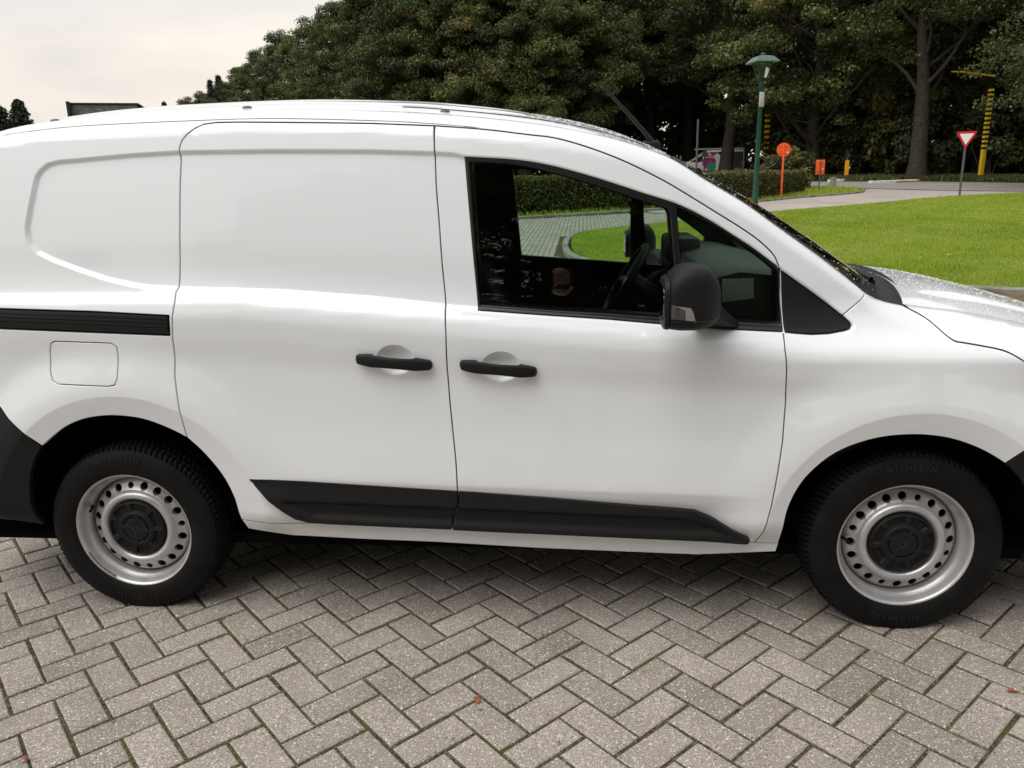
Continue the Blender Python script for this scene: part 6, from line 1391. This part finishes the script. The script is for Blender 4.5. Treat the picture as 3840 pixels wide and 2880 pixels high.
# raised maker's lettering on the tyre walls
def tyre_text(w, s, r, a0, size, up=True):
    b = MB(); step = size*.98/r
    for k, ch in enumerate(s):
        cu = bpy.data.curves.new('t', 'FONT'); cu.body = ch; cu.size = size*1.35; cu.extrude = .0006; cu.align_x = 'CENTER'; cu.resolution_u = 1; o = bpy.data.objects.new('t', cu); COL.objects.link(o)
        me = bpy.data.meshes.new_from_object(o.evaluated_get(bpy.context.evaluated_depsgraph_get())); bpy.data.objects.remove(o)
        a = a0-k*step if up else a0+k*step; rot = a-math.pi/2 if up else a+math.pi/2; rr_ = r-size*.5 if up else r+size*.5
        M_ = Matrix.Translation((rr_*math.cos(a), -.0128, rr_*math.sin(a))) @ Matrix.Rotation(-rot, 4, 'Y') @ RX
        b.add([(M_ @ v.co)[:] for v in me.vertices], [tuple(p.vertices) for p in me.polygons])
    return b.build('tyre_lettering', MT['rubber2'], w, fix=False)
MT['rubber2'] = plain('raised_rubber', (.0105, .0105, .011), .5)
ws_ = [o for o in VAN.children if o.name.startswith('wheel') and 'arch' not in o.name]
for w in ws_[:2]:
    tyre_text(w, 'MICHELIN', .283, math.radians(106), .020); tyre_text(w, 'MICHELIN', .263, math.radians(-108), .020, False)

# ------------------------------------------------------------------ small things on the paving
def fallen_leaf(x, y, z, L_, mat, rz, label, name='fallen_leaf', grp=None):
    r = np.random.default_rng(int(abs(x*1000)+abs(y*77))); m = 7; V = []; F_ = []
    for i in range(m):
        t = i/(m-1); w = L_*.30*math.sin(math.pi*(t*.92+.04))**.8*(1+.25*math.sin(i*2.7)); c = L_*(t-.5); hz = .004+.006*math.sin(math.pi*t)+r.normal(0, .0008)
        V += [(c, -w, hz+.003), (c, 0, hz), (c, w, hz+.004)]
    for i in range(m-1): a = i*3; F_ += [(a, a+3, a+4, a+1), (a+1, a+4, a+5, a+2)]
    o = mesh(name, V, F_, MT[mat], None, smooth=True, loc=(x, y, z)); o.rotation_euler = (0, 0, rz); return tag(o, label, 'leaf', grp)
def on_floor(fx, fy):
    d = _F*FPX+_R*(fx-1920)-_U*(fy-1440); t = -CAM[2]/d[2]; return CAM+d*t
for fx, fy, L_, m, lab in ((1788, 2632, .050, 'leafred', 'curled orange brown leaf in a joint, bottom centre of the paving'), (2036, 2392, .030, 'leafred', 'small thin brown leaf on the joint below the front door'), (1800, 2665, .022, 'leafylw', 'thin straw coloured leaf beside the curled orange leaf'), (3795, 2600, .040, 'leafred', 'bright red crumpled leaf at the right edge of the paving'),
        (3400, 2558, .018, 'leafylw', 'tiny yellow leaf below the front wheel'), (2095, 2793, .016, 'leafred', 'tiny red flake on a paver near the lower middle'), (95, 2857, .035, 'leafred', 'orange brown leaf in the bottom left corner'), (2307, 2424, .014, 'leafylw', 'tiny tan flake left of the pale spot on the paving'), (1700, 2783, .014, 'leafred', 'tiny orange crumb in a joint at the bottom centre')):
    p = on_floor(fx, fy); fallen_leaf(float(p[0]), float(p[1]), 0, L_*.68, m, fx*.37, lab)
for (fx, fy, Y, lab) in ((3560, 970, 13.5, 'pale fallen leaf lying on the lawn near the bonnet'), (3170, 945, 15, 'dry leaf on the lawn beside the windscreen'), (3478, 1043, 11., 'red brown leaf on the lawn just above the bonnet')):
    p = at(fx/1.736, fy/1.736, Y); 
    for _ in range(60):
        if p[2] > zg(p[1])+.12: Y += .2
        elif p[2] < zg(p[1])+.06: Y -= .1
        p = at(fx/1.736, fy/1.736, Y)
    fallen_leaf(float(p[0]), float(p[1]), zg(p[1])+.12, .14, 'leafylw' if 'pale' in lab else 'leafred', fx, lab)

# ------------------------------------------------------------------ the photographer, who shows up mirrored in the window
PX_, PY_ = 1.66, -2.90
ph = MB().box(-.038, .038, -.0045, .0045, -.078, .078, bev=.003).build('mobile_phone', MT['phone'], None, smooth=True)
ph.matrix_world = M @ Matrix.Translation((.02, 0, .018)) @ Matrix.Rotation(math.pi/2, 4, 'Z') @ Matrix.Rotation(math.pi/2, 4, 'X'); tag(ph, 'black mobile phone held level in both hands', 'phone')
def skin_mesh(name, verts, edges, radii, mat, parent, root=0, sub=2):
    me = bpy.data.meshes.new(name); me.from_pydata(verts, edges, []); o = bpy.data.objects.new(name, me); COL.objects.link(o)
    sk = o.modifiers.new('s', 'SKIN'); lay = me.skin_vertices[0].data
    for i, r in enumerate(radii): lay[i].radius = (r, r) if not isinstance(r, tuple) else r
    lay[root].use_root = True; sm = o.modifiers.new('u', 'SUBSURF'); sm.levels = sub; sm.render_levels = sub
    m2 = bpy.data.meshes.new_from_object(o.evaluated_get(bpy.context.evaluated_depsgraph_get())); bpy.data.objects.remove(o)
    m2.materials.clear(); m2.materials.append(mat); m2.polygons.foreach_set('use_smooth', np.ones(len(m2.polygons), dtype=bool)); o = bpy.data.objects.new(name, m2); COL.objects.link(o); o.parent = parent; return o
per = empty('person', (PX_, PY_, 0), 0, 'bald person in a dark jacket holding up a phone before the van', 'person')
hp = Vector((CAM[0]-PX_, CAM[1]-PY_-.02, CAM[2]))   # phone, in the person's frame
vt = [(0, 0, .96), (0, .01, 1.12), (0, .01, 1.30), (0, 0, 1.44), (0, .01, 1.52), (0, .03, 1.585)]
ra = [(.155, .115), (.145, .105), (.17, .115), (.13, .09), .055, .052]; ed = [(0, 1), (1, 2), (2, 3), (3, 4), (4, 5)]
for sg in (-1, 1):
    b0 = len(vt); vt += [(sg*.19, -.01, 1.415), (sg*.25, .06, 1.19), (sg*.17, hp.y*.62, 1.30), (sg*.095, hp.y-.035, hp.z-.045)]; ra += [.062, .05, .042, .028]; ed += [(3, b0), (b0, b0+1), (b0+1, b0+2), (b0+2, b0+3)]
    l0 = len(vt); vt += [(sg*.10, 0, .88), (sg*.115, .015, .50), (sg*.125, -.02, .10), (sg*.135, .0, .05), (sg*.145, .16, .035)]; ra += [.095, .066, .045, .045, .04]; ed += [(0, l0), (l0, l0+1), (l0+1, l0+2), (l0+2, l0+3), (l0+3, l0+4)]
skin_mesh('body', vt, ed, ra, MT['jacket'], per)
lv_ = [(0, 0, .97)]; le = []; lr = [(.158, .118)]
for sg in (-1, 1):
    l0 = len(lv_); lv_ += [(sg*.10, 0, .86), (sg*.115, .015, .50), (sg*.125, -.02, .10)]; lr += [.102, .073, .06]; le += [(0, l0), (l0, l0+1), (l0+1, l0+2)]
skin_mesh('trousers', lv_, le, lr, MT['trousers'], per)
for sg in (-1, 1): skin_mesh('shoe', [(sg*.135, -.05, .05), (sg*.14, .05, .05), (sg*.15, .17, .038)], [(0, 1), (1, 2)], [.052, .05, .042], MT['shoe'], per)
# head: one shaped surface with nose, brow, mouth and ears
hc = Vector((0, .05, 1.655)); nu, nv = 48, 36; V = []
for iv in range(nv+1):
    th = math.pi*iv/nv
    for iu in range(nu):
        a = 2*math.pi*iu/nu; x = math.sin(th)*math.cos(a); y = math.sin(th)*math.sin(a); z = math.cos(th)
        w = .076*(1-.16*max(0, -z)); d = .095; h = .118; X_, Y_, Z_ = x*w, y*d, z*h
        if y > 0:
            f = y; g = lambda cx, cz, sx, sz: math.exp(-((X_-cx)/sx)**2-((Z_-cz)/sz)**2)
            Y_ += f*(.024*g(0, -.018, .011, .020)+.010*g(0, .010, .008, .018)+.006*g(0, .030, .045, .008)-.010*(g(-.030, .008, .014, .010)+g(.030, .008, .014, .010))+.006*g(0, -.060, .022, .006)-.004*g(0, -.052, .020, .003)+.005*g(0, -.092, .02, .014))
        else: Y_ *= 1.05
        V.append((X_+hc.x, Y_+hc.y, Z_+hc.z))
F_ = [(i*nu+j, i*nu+(j+1) % nu, (i+1)*nu+(j+1) % nu, (i+1)*nu+j) for i in range(nv) for j in range(nu)]
hd = mesh('head', V, F_, MT['skin'], per, smooth=True)
for sg in (-1, 1):
    MB().lathe([(0, -.004), (.008, -.005), (.0165, .0), (.019, .005), (.0165, .007)], 18, M=Matrix.Translation((sg*.079, .045, 1.652)) @ Matrix.Rotation(sg*math.pi/2*.85, 4, 'Y') @ Matrix.Diagonal((1.7, 1, 1, 1))).build('ear', MT['skin'], hd, smooth=True)
    MB().lathe([(0, .0105), (.006, .0085), (.0105, 0)], 14, 'Y', M=Matrix.Translation((sg*.030, hc.y+.0745, hc.z+.007))).build('eye', MT['trousers'], hd, smooth=True)
    hb_ = Vector((sg*.095, hp.y-.035, hp.z-.045)); fv = []; fe = []; fr = []
    fv.append(tuple(hb_)); fr.append(.024); fv.append(tuple(hb_+Vector((-sg*.004, .022, .028)))); fr.append((.030, .016)); fe.append((0, 1))
    hd_ = skin_mesh('hand', fv+[tuple(hb_+Vector((-sg*.008, .030, .058)))], fe+[(1, 2)], fr+[(.028, .013)], MT['skin'], per)
    for q in range(4):
        base = hb_+Vector((-sg*(.002+q*.001), .030+.002*q, .018+q*.0165)); ln = (.052, .062, .058, .046)[q]
        skin_mesh('finger', [tuple(base), tuple(base+Vector((-sg*ln*.38, .022, .004))), tuple(base+Vector((-sg*ln*.75, .024, .003))), tuple(base+Vector((-sg*ln, .014, .001)))], [(0, 1), (1, 2), (2, 3)], [.0095, .0088, .008, .007], MT['skin'], hd_, sub=1)
    base = hb_+Vector((-sg*.006, .004, .012)); skin_mesh('thumb', [tuple(base), tuple(base+Vector((-sg*.022, .002, .018))), tuple(base+Vector((-sg*.042, .008, .030)))], [(0, 1), (1, 2)], [.012, .0105, .0088], MT['skin'], hd_, sub=1)
bpy.context.view_layer.update()
